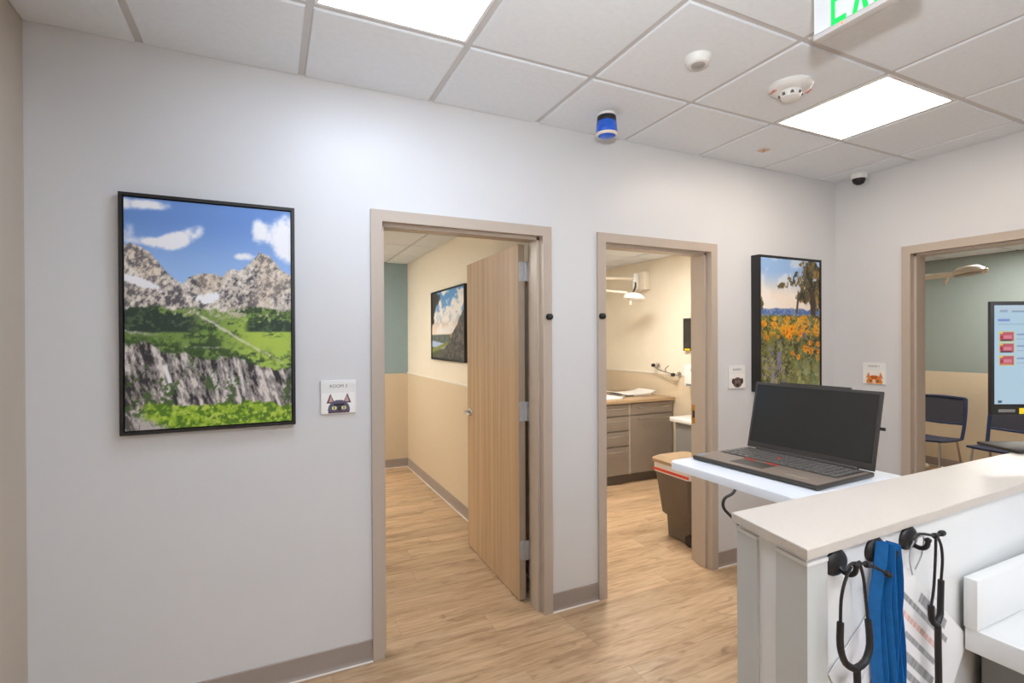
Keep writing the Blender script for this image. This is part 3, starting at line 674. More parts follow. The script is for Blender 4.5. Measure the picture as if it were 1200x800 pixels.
# exit sign: edge runs away from camera, face towards -x
t = thing('exit_sign', 'hanging white exit sign with green letters at top edge of photo', 'sign', (1.583, -1.465, 2.5))
SL, SH = .305, .205
MB().box((.002,-SL,.016),(.030,0,SH),.004).build('housing', M['white'], t, smooth=True)
MB().box((-.001,-SL+.003,.018),(.003,-.003,SH-.004)).build('face_panel', mat('exit_face', (214, 218, 222), .4, emit=.04), t)
MB().box((-.002,-SL,0),(.034,0,.017),.003).build('bottom_rail', mat('rail_grey', (196, 192, 190), .4), t, smooth=True)
MB().box((.0,-SL*.62,SH),(.032,-SL*.38,H-2.5+.0),.003).build('ceiling_canopy', M['white'], t)
MB().lathe([(.004, 0), (.004, .002), (.001, .003)], (-.002, -.092, .009), (-1, 0, 0), 10).build('indicator', M['led'], t)
def letter(kind, y0):
    """green capital on the face; y runs to -y, h up"""
    h0, h1, s, wd = .017, .169, .0125, .046
    m = MB(); xa, xb = -.0022, -.0009
    def P(pts): m.prism([(y0-p[0], p[1]) for p in pts], 'x', xa, xb)
    R = lambda a, b, c, d: P([(a, c), (b, c), (b, d), (a, d)])
    st = .016
    if kind == 'E': R(0, s, h0, h1); R(s, wd, h0, h0+st); R(s, wd*.85, (h0+h1-st)/2, (h0+h1+st)/2); R(s, wd, h1-st, h1)
    if kind == 'X':
        P([(0, h0), (s*1.1, h0), (wd, h1), (wd-s*1.1, h1)]); mid = (h0+h1)/2
        P([(0, h1), (s*1.1, h1), (wd/2+.004, mid+.004), (wd/2-.007, mid-.002)][::-1]); P([(wd, h0), (wd-s*1.1, h0), (wd/2-.004, mid-.004), (wd/2+.007, mid+.002)])
    if kind == 'I': R(0, s, h0, h1)
    if kind == 'T': R(0, wd, h1-st, h1); R((wd-s)/2, (wd+s)/2, h0, h1-st)
    m.build('letter', M['green'], t)
for kd, y0 in (('E', -.058), ('X', -.122), ('I', -.184), ('T', -.209)): letter(kd, y0)

# ------------------------------------------------------------------ reception half wall, countertop, corner guards
A = Vector((.841, -1.792)); B = Vector((.803, -1.979)); CZ = 1.2; CT = .0175
XE = 3.2
fr = lambda x: -1.979+.033*(x-.803)      # front edge of cap
bk = lambda x: -1.792+.010*(x-.841)      # back edge
ct = MB()
def ring(z, e):
    return [(A.x+e, bk(A.x)-e, z), (B.x+e, fr(B.x)+e, z), (XE-e, fr(XE)+e, z), (XE-e, bk(XE)-e, z)]
ct.loft([ring(CZ-CT, 0), ring(CZ-.0015, 0), ring(CZ, .0015)])
tag(ct.build('countertop', M['cap']), 'long grey-beige solid surface cap on top of the half wall', 'countertop')
ov = .012
hw_ = thing('half_wall', 'white reception half wall with grey corner guards and hooks', 'half wall', (.83, -1.97, 0))
off = Vector((-.83, 1.97, 0))
b = MB()
def ringw(z): return [Vector(p)+off for p in ((A.x+ov, bk(A.x)-ov, z), (B.x+ov+.004, fr(B.x)+ov, z), (XE-ov, fr(XE)+ov, z), (XE-ov, bk(XE)-ov, z))]
b.loft([ringw(0), ringw(CZ-CT)]); b.build('wall_body', M['whitegloss'], hw_)
P0, P1 = ringw(0)[0], ringw(0)[1]; ed = (P1-P0); en = Vector((ed.y, -ed.x, 0)).normalized()
if en.x > 0: en = -en
fd = (ringw(0)[2]-P1).normalized(); fn_ = Vector((fd.y, -fd.x, 0)).normalized()
if fn_.y > 0: fn_ = -fn_
def guard(c, d1_, l1, n1_, d2_, l2, n2_):
    tk = .0045
    def rg(z, k=tk): 
        o = c+(n1_+n2_)*k
        return [c, c+d1_*l1, c+d1_*l1+n1_*k, o, c+d2_*l2+n2_*k, c+d2_*l2]
    zt = CZ-CT-.016
    g = MB(); g.loft([[p+Vector((0,0,z)) for p in rg(z)] for z in (.0, zt)]); go = g.build('corner_guard', M['guard'], hw_)
    g = MB(); g.loft([[p+Vector((0,0,z)) for p in rg(z, .0062)] for z in (zt, zt+.006)]); g.build('guard_end_cap', M['white'], go)
eu = ed.normalized()
guard(P1, -eu, .066, en, fd, .05, fn_)
bd = Vector((1, .01, 0)).normalized(); bn = Vector((-.01, 1, 0)).normalized()
guard(P0, eu, .052, en, bd, .05, bn)

yw = lambda x: fr(x)+ov    # front face of half wall
# hooks
def hook(x, z, label):
    t = thing('wall_hook', label, 'hook', (x, yw(x), z), math.atan(.033), group='black stick-on hooks')
    pts = []
    for k in range(20):
        a = 2*PI*k/20; r = 1
        pts.append((.030*math.cos(a)*(1-.12*math.sin(a)), .024*math.sin(a)))
    m = MB(); m.loft([[(p[0], 0, p[1]) for p in pts], [(p[0], -.003, p[1]) for p in pts], [(p[0]*.86, -.0075, p[1]*.86) for p in pts], [(p[0]*.5, -.0105, p[1]*.5) for p in pts]]); m.build('hook_plate', M['black'], t, smooth=True)
    m = MB(); m.tube([(0,-.004,-.004),(0,-.014,-.012),(0,-.026,-.013),(0,-.034,-.006),(0,-.036,.004)], .0045, 8); m.lathe([(.0045,0),(.006,.003),(.006,.006),(.002,.009)], (0,-.036,.002), (0,0,1), 10)
    m.build('hook_arm', M['black'], t, smooth=True)
hook(.898, 1.157, 'black oval hook holding stethoscope nearest the half wall corner')
hook(1.018, 1.157, 'middle black oval hook holding the blue lanyards')
hook(1.135, 1.157, 'black oval hook farthest from corner holding slim stethoscope and papers')

def stethoscope(label, x0, z0, Lp, Rp, bar, tube, yoff):
    t = thing('stethoscope', label, 'stethoscope', (x0, yw(x0), z0), group='black stethoscopes')
    def W(p, dy=0): return (p[0]-x0, yoff+dy, p[1]-z0)
    def side(P, s):
        n = len(P); k = n//2
        MB().tube([W(p, .004*s) for p in P[:k+1]], .0026, 8).build('ear_tube', M['steel' if False else 'rubber'], t, smooth=True)
        MB().tube([W(p, .004*s*(1-i/(n-k))) for i, p in enumerate(P[k:])], lambda q: .0055+.0005*q, 10).build('yoke_tube', M['rubber'], t, smooth=True)
    side(Lp, -1); side(Rp, 1)
    MB().tube([W(p, -.004) for p in bar], .0026, 8).build('ear_tube', M['rubber'], t, smooth=True)
    e = Vector(W(bar[-1], -.004)); d = (e-Vector(W(bar[-2], -.004))).normalized()
    MB().lathe([(.002, -.006), (.005, -.004), (.0062, .002), (.005, .009), (.002, .012)], e, d, 12).build('ear_tip', M['rubber'], t, smooth=True)
    e = Vector(W(bar[2], -.004)); MB().lathe([(.002,-.006),(.0055,-.004),(.006,.003),(.002,.007)], e, (1,0,-.2), 12).build('spring_joint', M['rubber'], t, smooth=True)
    MB().tube([W(p, -.002) for p in tube], .0058, 10).build('tubing', M['rubber'], t, smooth=True)
    e = Vector(W(tube[-1], -.002))
    m = MB(); m.lathe([(.004, .028), (.005, .012), (.010, .010), (.022, .006), (.023, 0), (.020, -.004), (.001, -.005)], e+Vector((0, 0, -.02)), (0, -1, .2), 24); m.build('chest_piece', M['chrome'], t, smooth=True)
s1L = [(.889,1.163),(.872,1.141),(.862,1.113),(.860,1.075),(.861,1.034),(.877,1.001),(.908,.981)]
s1R = [(.925,1.162),(.937,1.131),(.943,1.095),(.950,1.054),(.953,1.010),(.937,.985),(.908,.981)]
s1b = [(.876,1.160),(.894,1.168),(.934,1.158),(.966,1.144),(.993,1.130)]
stethoscope('black stethoscope with wide loop on hook nearest the half wall corner', .905, 1.16, s1L, s1R, s1b, [(.908,.981),(.910,.93),(.912,.85),(.905,.74)], -.030)
s2L = [(1.170,1.160),(1.168,1.119),(1.162,1.064),(1.153,1.032),(1.158,1.003),(1.181,.986)]
s2R = [(1.187,1.162),(1.205,1.139),(1.211,1.107),(1.206,1.068),(1.201,1.021),(1.197,1.0),(1.181,.986)]
s2b = [(1.094,1.170),(1.114,1.178),(1.168,1.165),(1.178,1.166),(1.189,1.166)]
stethoscope('slim black stethoscope hanging in front of papers', 1.17, 1.16, s2L, s2R, s2b, [(1.181,.986),(1.182,.926),(1.183,.85),(1.176,.72)], -.030)

# lanyards: several looped ribbons on the middle hook
words = ['leftmost', 'second from left', 'middle one', 'second from right', 'rightmost']
lanes = [(-.026, .44, .020, -.022, (.10, -1)), (-.013, .48, .022, -.030, (.04, -1)), (.0, .46, .020, -.024, (.10, -1)), (.013, .47, .022, -.032, (.02, -1)), (.026, .43, .020, -.025, (.08, -1))]
for i, (xo, ln, wd, yo, wv) in enumerate(lanes):
    t = thing('lanyard', 'bright blue fabric lanyard on middle hook, %s of the bundle' % words[i], 'lanyard', (1.018, yw(1.018), 1.17), math.atan(.033), group='blue lanyards')
    path = []; n = 16; dx_ = .0030
    for s_ in (1, -1):
        sd = []
        for k in range(n+1):
            q = k/n; f = min(1, q*5)
            sd.append((xo*(.5+.5*f)+s_*dx_*f+  .0008*math.sin(q*8+i*2), yo+.006*math.sin(q*7+i*1.7+s_*.6)*f, .0065-.0008*i-ln*q))
        path += sd[::-1] if s_ == 1 else sd
    mid = n; path = path[:n+1]+[(xo*.5, yo, .0085-.0008*i)]+path[n+1:]
    MB().ribbon(path, (wv[0], wv[1], 0), wd, .001).build('ribbon', M['blue'], t, smooth=True)
    e = Vector((xo, yo, .004-ln))
    m = MB(); m.box(e+Vector((-.006,-.011,-.02)), e+Vector((.006,.011,.004)), .002); m.build('clip', M['chrome'], t, smooth=True)

# paper sheets hung by a corner from the far hook
def sheet(seed, lines):
    def fn(u, v):
        c = np.zeros(u.shape+(3,))+np.array((236, 235, 235)); rs = np.random.RandomState(seed)
        for k in range(lines):
            v0 = .95-k*(.9/lines); hgt = rs.choice([.045, .06, .075]); a = rs.uniform(.03, .3); b_ = rs.uniform(.6, .95)
            ms = (v < v0) & (v > v0-hgt) & (u > a) & (u < b_); col = (150, 150, 152) if rs.rand() > .2 else (212, 180, 172)
            tx = fbm(u*90, v*6, seed+k, 2); c[ms] = (np.array(col)[None]*(.85+.4*tx[ms][:, None]))
        return c
    return fn
for i, (px_, pz_, ang, yo, lb) in enumerate(((1.112, 1.108, 39, -.0075, 'printed white sheet tilted on half wall behind slim stethoscope'), (1.085, 1.10, 58, -.0045, 'white sheet tucked behind the tilted printed sheet'))):
    t = thing('paper_sheet', lb, 'paper', (px_, yw(px_)+yo, pz_), math.atan(.033), group='papers hung on hook')
    a = math.radians(ang); SW, SHt = .33, .25
    piv = bpy.data.objects
    m = MB(); m.box((0, 0, -SHt), (SW, .0012, 0)); sb_ = m.build('sheet', M['paper'], t); sb_.rotation_euler = (0, a, 0)
    pr = print_panel('printed_lines', SW, SHt, 110, 90, sheet(5+i, 8 if i == 0 else 5), M['print_paper'], t); pr.rotation_euler = (0, a, 0)
    pr.location = Vector((0, -.0004, 0)) + Matrix.Rotation(a, 3, 'Y') @ Vector((0, 0, -SHt))
    if i == 0:
        MB().tube([(.02, -.004, -.02), (0, -.008, .02), (.008, -.012, .05), (.022, -.018, .060), (.036, -.016, .05), (.045, -.008, .015), (.03, -.004, -.012)], .0014, 6).build('string_loop', M['clear'], t, smooth=True)

# ------------------------------------------------------------------ standing desk in the lower right corner
dx = 1.343; DZ = .932
t = thing('standing_desk', 'white worktop with backsplash on grey base in lower right corner', 'desk', (dx, -1.955, 0))
yo = 1.955
MB().box((0, -.62, DZ-.05), (1.5, -.0045, DZ), .004).build('worktop', M['whitegloss'], t, smooth=True)
MB().box((-.005, -.030, DZ+.0005), (1.5, -.0045+.0, DZ+.108), .0035).build('backsplash', M['whitegloss'], t, smooth=True)
MB().box((.055, -.58, .0), (.075, -.012, DZ-.059)).build('side_panel', M['greypanel'], t)
MB().box((.076, -.05, .0), (1.45, -.035, DZ-.059)).build('back_panel', M['greypanel'], t)
MB().box((.60, -.58, .0), (.62, -.051, DZ-.059)).build('side_panel', M['greypanel'], t)

# ------------------------------------------------------------------ laptop on rolling stand
TZ = 1.172
t = thing('laptop_stand', 'rolling stand with white tray holding the laptop behind half wall', 'stand', (1.40, -1.53, 0))
tr = MB(); pts = []
x0, x1, y0, y1, rr = -.284, .165, -.215, .225, .03
for cx, cy, a0 in ((x1-rr, y1-rr, 0), (x0+rr, y1-rr, 90), (x0+rr, y0+rr, 180), (x1-rr, y0+rr, 270)):
    for k in range(6):
        a = math.radians(a0+k*18); pts.append((cx+rr*math.cos(a), cy+rr*math.sin(a)))
tr.loft([[(p[0], p[1], TZ-.022) for p in pts], [(p[0], p[1], TZ-.003) for p in pts], [(p[0]*.995, p[1]*.995, TZ) for p in pts]]); tr.build('tray', M['tray'], t, smooth=True)
MB().lathe([(.03, .06), (.03, .7), (.022, .7), (.022, TZ-.022)], (.02, 0, 0), seg=20).build('column', M['silver'], t, smooth=True)
bs = MB(); bs.box((-.22, -.03, .06), (.24, .03, .09), .01); bs.box((-.22, -.19, .06), (-.17, .19, .09), .01); bs.box((.19, -.19, .06), (.24, .19, .09), .01); bs.build('base', M['greypanel'], t, smooth=True)
for cx, cy in ((-.195, -.17), (-.195, .17), (.215, -.17), (.215, .17)):
    MB().lathe([(.01, -.012), (.028, -.010), (.03, 0), (.028, .010), (.01, .012)], (cx, cy, .03), (0, 1, 0), 16).build('caster', M['rubber'], t, smooth=True)
# laptop: local x = right of user (-y world), local y = away from user (+x world)
LW, LD, LH = .392, .262, .0135
lp = thing('laptop', 'open dark grey laptop with blank screen on white tray', 'laptop', (1.198, -1.327, TZ+.0015), -PI/2+math.radians(3.0))
bd_ = MB().box((0, 0, .0), (LW, LD, LH-.001), .004); base = bd_.build('base', M['laptop'], lp, smooth=True)
MB().box((.003, .003, LH-.0012), (LW-.003, LD-.02, LH)).build('palm_rest', M['palm'], lp)
kb = MB(); rows = 6; kx0, kx1, ky0, ky1 = .018, LW-.018, .112, .236
kd = (ky1-ky0)/rows
for r_ in range(rows):
    ncol = 18 if r_ else 15; cw = (kx1-kx0)/ncol; c_ = 0
    while c_ < ncol:
        wdk = 1
        if r_ == 0 and c_ == 4: wdk = 5
        xa, ya = kx0+c_*cw, ky0+r_*kd
        kb.box((xa+.0019, ya+.0022, LH), (xa+cw*wdk-.0019, ya+kd-.0022, LH+.0026), .0006, 1); c_ += wdk
k_o = kb.build('keys', M['keys'], lp); k_o['kind'] = 'stuff'
MB().box((kx0-.003, ky0-.003, LH), (kx1+.003, ky1+.003, LH+.0004)).build('key_well', M['black'], lp)
MB().box((.115, .030, LH), (.220, .092, LH+.0006)).build('touchpad', M['laptop'], lp)
for xa in (.115, .187): MB().box((xa, .094, LH), (xa+.033, .101, LH+.0022)).build('button_bar', M['red'], lp)
MB().lathe([(.004, 0), (.0045, .003), (.003, .0045), (.0005, .005)], (.172, .176, LH+.0015), seg=10).build('pointing_nub', M['red'], lp, smooth=True)
MB().box((.285, .034, LH), (.345, .044, LH+.0004)).build('sticker', mat('pale_sticker', (150, 138, 126), .5), lp)
MB().box((.006, .020, LH), (.022, .036, LH+.0004)).build('sticker', mat('blue_sticker', (110, 150, 190), .5), lp)
lid = bpy.data.objects.new('screen_lid', None)
lang = math.radians(13); LL_ = .222
bpy.data.objects.remove(lid)
def lidpart(name, a, b, m, bev=0, smooth=False, parent=lp):
    q = MB(); q.box(a, b, bev); o = q.build(name, m, parent, smooth=smooth)
    if parent is lp: o.location = (0, LD-.004, LH-.001); o.rotation_euler = (-lang, 0, 0)
    return o
ld = lidpart('screen_lid', (0, 0, .002), (LW, .007, LL_), M['laptop'], .003, True)
lidpart('bezel', (.003, -.0006, .005), (LW-.003, .001, LL_-.003), M['laptop'], 0, False, ld)
lidpart('screen', (.009, -.0012, .022), (LW-.009, 0, LL_-.009), M['lcd'], 0, False, ld)
lidpart('camera_bar', (LW*.22, -.001, LL_-.001), (LW*.78, .006, LL_+.004), M['laptop'], 0, False, ld)
MB().tube([(.04, LD-.006, LH), (LW-.04, LD-.006, LH)], .006, 10, 0).build('hinge_bar', M['laptop'], lp, smooth=True)
MB().box((LW-.001, .001, .115), (LW+.013, .006, .124), .001).build('side_clip', M['black'], ld)
# cord hanging from the tray
cp = [(1.20, -1.50, 1.146), (1.10, -1.57, 1.146), (1.035, -1.60, 1.148), (1.031, -1.60, 1.125), (1.050, -1.61, 1.10), (1.075, -1.64, 1.06), (1.10, -1.67, 1.0), (1.16, -1.69, .85), (1.20, -1.69, .5), (1.24, -1.68, .15), (1.3, -1.68, .006), (1.5, -1.68, .005)]
cm = MB(); cm.tube(cp, .0038, 8, 4)
tag(cm.build('power_cord', M['rubber'], smooth=True), 'thin dark cord hanging from laptop tray beside half wall', 'cord')

# ------------------------------------------------------------------ monitor on the countertop
MW, MH = .56, .352
t = thing('monitor', 'desktop monitor showing web page, at right edge on countertop', 'monitor', (2.275, -1.855, CZ+.001), math.radians(-27))
MB().box((-.25, -.065, 0), (.18, .075, .010), .003).build('stand_base', M['black'], t, smooth=True)
MB().box((-.03, .030, .008), (.03, .045, .30), .003).build('stand_neck', M['black'], t, smooth=True)
MB().box((-.16, .0, .17), (.16, .0295, .40), .008).build('rear_housing', M['black'], t, smooth=True)
scr = MB().box((-MW/2, -.012, .108), (MW/2, .000, .108+MH), .002).build('bezel', M['black'], t, smooth=True)
def page(u, v):
    c = np.zeros(u.shape+(3,))+np.array((178, 206, 224)); 
    def rect(a, b, y0, y1, col): c[(u >= a) & (u < b) & (v >= y0) & (v < y1)] = col
    rect(0, 1, .95, 1, (186, 206, 222)); rect(.10, .5, .925, .95, (140, 158, 178)); rect(.03, .075, .925, .955, (150, 170, 190))
    rect(.02, .085, .84, .865, (120, 146, 206)); rect(.02, .4, .805, .812, (150, 176, 196))
    for k in range(3):
        y0 = .635-k*.115-(.012 if k == 2 else 0)
        rect(.024, .112, y0-.003, y0+.099, (196, 206, 150)); rect(.028, .108, y0, y0+.096, (188, 84, 104)); rect(.036, .10, y0, y0+.018, (70, 44, 54) if k < 2 else (206, 120, 84))
        rect(.028, .048, y0+.075, y0+.096, (230, 200, 40)); rect(.032, .048, y0+.03, y0+.055, (176, 24, 40)); rect(.055, .10, y0+.03, y0+.06, (214, 130, 146))
        rect(.125, .4, y0+.06, y0+.075, (140, 156, 190)); rect(.125, .35, y0+.02, y0+.03, (160, 176, 196))
    rect(.02, .04, .012, .04, (60, 80, 110))
    return c
print_panel('screen', MW-.020, MH-.046, 180, 120, page, M['screen_on'], scr, (-MW/2+.010, -.0126, .108+.034))
MB().box((-MW/2+.022, -.0128, .117), (-MW/2+.072, -.012, .126)).build('maker_badge', mat('badge_grey', (120, 116, 112), .5), scr)
MB().box((-MW/2+.085, -.0128, .112), (-MW/2+.145, -.012, .130)).build('sticker', M['yellow'], scr)

# ------------------------------------------------------------------ second exam room: cabinet, counter, items
CX0, CX1, CY0, CY1 = 2.62, 4.098, 1.87, 2.78
t = thing('base_cabinet', 'taupe base cabinet with four drawers and door in second exam room', 'cabinet', (CX0, CY0, 0))
W_, D_ = CX1-CX0, CY1-CY0
MB().box((0, .02, .10), (W_, D_, .865)).build('body', M['cabinet'], t)
MB().box((.0, .075, 0), (W_, D_, .0995)).build('toe_kick', mat('toe_kick_grey', (112, 104, 98), .5), t)
def pull(x0, x1, z, par):
    m = MB(); m.tube([(x0, -.004, z), (x0, -.028, z), (x1, -.028, z), (x1, -.004, z)], .005, 8, 0)
    m.build('pull_handle', M['chrome'], par, smooth=True)
xd = 3.484-CX0
for z0, z1 in ((.735, .855), (.575, .725), (.415, .565), (.11, .405)):
    for xa, xb in ((xd-.44, xd-.012),):
        o = MB().box((xa, 0, z0), (xb, .0195, z1), .002, 1).build('drawer', M['cabinet'], t); pull(xa+.06, xb-.06, (z1-.045), o)
MB().box((xd-.010, .004, .105), (xd+.010, .0198, .86)).build('stile', mat('cabinet_stile', (176, 166, 154), .4), t)
o = MB().box((xd+.012, 0, .735), (W_-.02, .0195, .855), .002, 1).build('drawer', M['cabinet'], t); pull(xd+.10, W_-.09, .81, o)
o = MB().box((xd+.012, 0, .11), (W_-.02, .0195, .725), .002, 1).build('cabinet_door', M['cabinet'], t); pull(xd+.10, W_-.09, .69, o)
MB().box((xd-.88, 0, .11), (xd-.445, .0195, .855), .002, 1).build('cabinet_door', M['cabinet'], t)
m = MB(); m.box((CX0-.01, CY0-.025, .8655), (CX1, CY1, .90), .004); tag(m.build('cabinet_counter', M['cabtop'], smooth=True), 'tan laminate counter on taupe base cabinet in second exam room', 'countertop')
m = MB(); m.box((3.02, 1.93, .9005), (3.44, 2.33, .925), .006); tag(m.build('exam_pad', M['white'], smooth=True), 'white exam pad at front of tan cabinet counter', 'pad')
t = thing('baby_scale', 'white curved scale tray with dark display on tan cabinet counter', 'scale', (3.75, 2.22, .9005))
MB().box((-.22, -.13, 0), (.22, .13, .022), .006).build('base', M['white'], t, smooth=True)
m = MB(); N = 8
rg = [[(-.26+.52*k/N, -.15, .023+.03*((k/N-.5)*2)**4) for k in range(N+1)]+[(-.26+.52*k/N, -.15, .031+.03*((k/N-.5)*2)**4) for k in range(N, -1, -1)], [(-.26+.52*k/N, .15, .023+.03*((k/N-.5)*2)**4) for k in range(N+1)]+[(-.26+.52*k/N, .15, .031+.03*((k/N-.5)*2)**4) for k in range(N, -1, -1)]]
m.loft(rg); m.build('weighing_tray', M['white'], t, smooth=True)
MB().box((-.16, -.137, .006), (-.04, -.131, .019)).build('display', M['greytxt'], t)

# wall items on the right wall of the second room
t = thing('exam_light', 'white wall-mounted exam lamp on jointed arms in second exam room', 'lamp', (R2X, 2.36, 2.25))
MB().box((-.10, -.10, -.115), (-.001, .10, .105), .012).build('wall_box', M['lampwhite'], t, smooth=True)
MB().lathe([(.035, -.10), (.037, -.03), (.037, .05), (.03, .08)], (-.145, 0, 0), seg=20).build('pivot', M['white'], t, smooth=True)
MB().tube([(-.145, 0, .02), (-.45, .05, .015), (-.80, .12, .010)], .018, 12, 0).build('arm', M['lampwhite'], t, smooth=True)
MB().lathe([(.026, -.16), (.026, .04)], (-.80, .12, 0), seg=16).build('elbow', M['lampwhite'], t, smooth=True)
hx, hy, hz = 3.655-R2X, 2.0-2.36, 2.013-2.25
MB().tube([(-.80, .12, -.13), (-.66, -.1, -.15), (hx-.10, hy, hz+.045)], .014, 10, 0).build('arm', M['lampwhite'], t, smooth=True)
MB().tube([(-.165, -.02, -.03), (-.21, -.08, -.06), (-.30, -.18, -.12), (hx+.02, hy+.05, hz+.05)], .010, 8).build('spring_cable', M['black'], t, smooth=True)
h = MB().lathe([(.02, .05), (.05, .045), (.10, .025), (.118, 0), (.112, -.022), (.09, -.03)], (hx, hy, hz), (.12, -.05, 1), 28).build('lamp_head', M['white'], t, smooth=True)
MB().lathe([(.088, -.028), (.085, -.034), (.01, -.036)], (hx, hy, hz), (.12, -.05, 1), 28).build('lamp_lens', mat('lamp_lens', (250, 250, 246), .25), h, smooth=True)
MB().lathe([(.012, -.034), (.014, -.05), (.012, -.085), (.004, -.09)], (hx-.04, hy, hz), (.12, -.05, 1), 14).build('grip', M['lampwhite'], h, smooth=True)
t = thing('wall_screen', 'small dark screen with yellow sticker on wall in second exam room', 'screen', (R2X-.001, 1.50, 1.42))
MB().box((-.045, -.19, 0), (-.012, .19, .35), .005).build('bezel', M['black'], t, smooth=True)
MB().box((-.0465, -.175, .03), (-.0445, .175, .335)).build('screen', M['lcd'], t)
MB().box((-.047, .09, .004), (-.0445, .165, .024)).build('sticker', M['yellow'], t)
MB().box((-.012, -.06, .1), (0, .06, .24)).build('mount', M['black'], t)
t = thing('grab_bracket', 'chrome wall bracket with dark knobs above the cabinet counter', 'bracket', (R2X-.012, 1.95, 1.20))
MB().tube([(-.01, .17, .04), (-.07, .165, .035), (-.08, .05, -.005), (-.08, -.15, -.04), (-.02, -.17, -.045)], .010, 10).build('bar', M['chrome'], t, smooth=True)
for p in ((-.0, .17, .04), (-.0, -.17, -.045)): MB().lathe([(.032, 0), (.03, .012), (.012, .016)], p, (-1, 0, 0), 16).build('flange', M['chrome'], t, smooth=True)
for p in ((-.075, .17, .045), (-.085, -.16, -.045)): MB().lathe([(.01, -.02), (.024, -.014), (.024, .014), (.01, .02)], p, (0, 0, 1), 14).build('knob', M['black'], t, smooth=True)
MB().tube([(-.08, -.04, -.02), (-.10, -.06, .02), (-.09, -.10, .05)], .008, 8).build('lever', M['chrome'], t, smooth=True)
t = thing('towel_dispenser', 'white wall dispenser below the small dark screen in second exam room', 'dispenser', (R2X-.012, 1.47, 1.045))
MB().box((-.11, -.13, 0), (0, .13, .235), .012).build('housing', M['white'], t, smooth=True)
MB().box((-.112, -.10, .008), (-.109, .10, .03)).build('slot', M['greytxt'], t)
MB().box((-.113, -.03, .16), (-.1095, .03, .19)).build('window', mat('dispenser_window', (150, 152, 156), .2), t)
t = thing('supply_stand', 'grey pedestal cabinet with white top beside right jamb of second doorway', 'stand', (3.93, 1.32, 0))
MB().box((-.10, -.22, .02), (.16, .24, .685), .004).build('body', M['greypanel'], t)
MB().box((-.14, -.25, .686), (.165, .29, .735), .012).build('top', M['white'], t, smooth=True)
MB().box((-.104, -.20, .05), (-.1, .22, .66)).build('door_panel', M['greypanel'], t)

# rolling bin just inside the second doorway
t = thing('rolling_bin', 'taupe wheeled bin with tan lid and white label inside second doorway', 'bin', (2.95, .48, 0))
def rbin(z, x0, x1, y0, y1, k=.03):
    return [(x0+k, y0, z), (x1-k, y0, z), (x1, y0+k, z), (x1, y1-k, z), (x1-k, y1, z), (x0+k, y1, z), (x0, y1-k, z), (x0, y0+k, z)]
m = MB(); m.loft([rbin(.012, -.12, .13, -.16, .12), rbin(.17, -.13, .14, -.17, .125), rbin(.185, -.14, .14, -.17, .165), rbin(.50, -.165, .16, -.185, .21)]); m.build('bin_body', M['binbody'], t, smooth=True)
m = MB(); m.loft([rbin(.5005, -.172, .166, -.192, .217), rbin(.575, -.176, .17, -.196, .221)]); m.build('label_band', M['binlabel'], t)
m = MB(); m.box((-.1775, -.18, .512), (-.1735, .20, .532)); m.build('red_stripe', M['red'], t)
m = MB(); m.loft([rbin(.5755, -.185, .18, -.205, .232), rbin(.60, -.185, .18, -.205, .232), rbin(.625, -.15, .15, -.17, .19)]); m.build('lid', M['binlid'], t, smooth=True)
for sx in (-.112, .10): MB().lathe([(.01, -.014), (.042, -.012), (.045, 0), (.042, .012), (.01, .014)], (sx-.02, -.15, .046), (1, 0, 0), 18).build('wheel', M['rubber'], t, smooth=True)

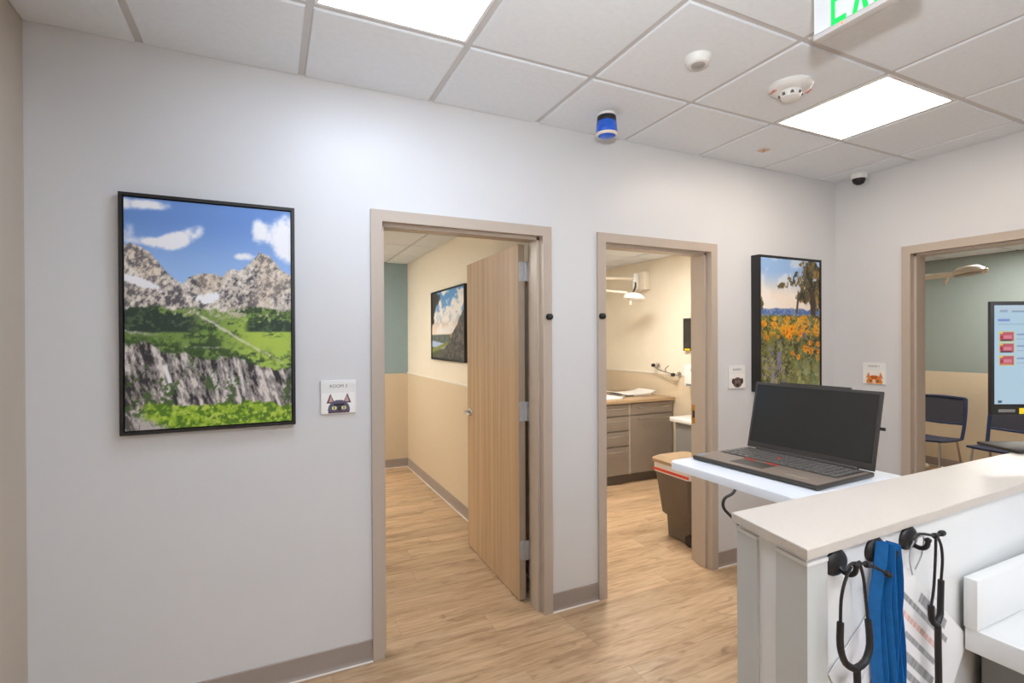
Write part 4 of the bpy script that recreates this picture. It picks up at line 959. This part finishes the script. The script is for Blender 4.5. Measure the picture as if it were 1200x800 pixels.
# ------------------------------------------------------------------ consulting room: chairs, lamp
def chair(label, loc, first=None):
    if first:
        r = first.copy(); COL.objects.link(r); r.location = loc; r['label'] = label
        for ch in list(first.children):
            c = ch.copy(); COL.objects.link(c); c.parent = r
            for g in ch.children: d = g.copy(); COL.objects.link(d); d.parent = c
        return r
    t = thing('visitor_chair', label, 'chair', loc, -PI/2, group='navy visitor chairs')   # local: seat width x, sitter faces -y
    m = MB(); N = 10; rings = []
    for j in range(7):
        y_ = -.25+.46*j/6; rr_ = []
        for k in range(N+1):
            u = k/N*2-1; rr_.append((.235*u, y_, .43+.012*u*u-.02*math.cos(j/6*PI/2)*0-.018*(1-((j-4)/4)**2)))
        for k in range(N, -1, -1):
            u = k/N*2-1; rr_.append((.235*u, y_, .41+.012*u*u-.018*(1-((j-4)/4)**2)))
        rings.append(rr_)
    m.loft(rings); m.build('seat', M['navy'], t, smooth=True)
    bk_ = MB()
    for s in (-1, 1): bk_.tube([(s*.235, .18, .42), (s*.24, .22, .56), (s*.24, .25, .72), (s*.232, .275, .865)], .017, 10)
    bk_.tube([(-.232, .275, .865), (0, .295, .872), (.232, .275, .865)], .015, 10); bk_.tube([(-.238, .225, .585), (0, .245, .575), (.238, .225, .585)], .013, 10)
    b_o = bk_.build('back_frame', M['navy'], t, smooth=True)
    m = MB(); rg = []
    for j in range(6):
        q = j/5; z = .585+.275*q; yy = .226+.049*q
        rg.append([(-.228+.456*k/8, yy+.02*(1-((k-4)/4)**2)-.003, z) for k in range(9)]+[(-.228+.456*k/8, yy+.02*(1-((k-4)/4)**2)+.004, z) for k in range(8, -1, -1)])
    m.loft(rg); m.build('back_panel', M['mesh'], t, smooth=True)
    for s in (-1, 1):
        MB().tube([(s*.20, -.20, .42), (s*.225, -.25, 0)], .011, 8, 0).build('leg', M['silver'], t, smooth=True)
        MB().tube([(s*.20, .15, .42), (s*.225, .24, 0)], .011, 8, 0).build('leg', M['silver'], t, smooth=True)
        MB().tube([(s*.20, -.2, .415), (s*.20, .16, .415)], .010, 8, 0).build('seat_rail', M['silver'], t, smooth=True)
    return t
c0 = chair('navy visitor chair beside left jamb of right-hand doorway', (6.74, .68, 0))
chair('navy visitor chair half hidden behind the monitor', (6.72, -.02, 0), c0)
t = thing('floor_pad', 'pale rounded pad on floor under the navy chairs', 'pad', (7.08, .98, 0))
MB().lathe([(.13, 0), (.14, .012), (.13, .03), (.09, .045), (.01, .05)], seg=24).build('pad_body', M['lampwhite'], t, smooth=True)
MB().lathe([(.05, .049), (.045, .056), (.01, .058)], seg=18).build('pad_cap', M['lampwhite'], t, smooth=True)
t = thing('arm_lamp', 'cream exam lamp on horizontal arm below ceiling in consulting room', 'lamp', (5.8, R3Y1, 2.14))
q = R3Y1
MB().box((-.07, -.06, -.12), (.07, -.001, .12), .01).build('wall_box', M['lampwhite'], t, smooth=True)
MB().tube([(0, -.05, 0), (0, .30-q, 0), (0, .03-q, 0)], .026, 12, 0).build('arm', M['lampwhite'], t, smooth=True)
h = MB().lathe([(.03, .05), (.075, .045), (.115, .018), (.125, -.008), (.115, -.022)], (0, -.09-q, .012), (0, .12, 1), 28).build('lamp_head', M['lampwhite'], t, smooth=True)
MB().lathe([(.113, -.021), (.10, -.030), (.01, -.033)], (0, -.09-q, .012), (0, .12, 1), 28).build('lamp_lens', mat('lamp_lens_grey', (150, 144, 134), .3), h, smooth=True)
MB().tube([(0, .03-q, .0), (0, -.10-q, .02), (0, -.215-q, .006)], .017, 10, 0).build('yoke', M['lampwhite'], t, smooth=True)
MB().lathe([(.018, -.02), (.020, .02), (.012, .03)], (0, -.215-q, .0), seg=14).build('end_knob', M['lampwhite'], t, smooth=True)
MB().tube([(0, .06-q, .0), (0, .085-q, -.06), (0, .095-q, -.085)], .013, 10, 0).build('grip', M['lampwhite'], t, smooth=True)
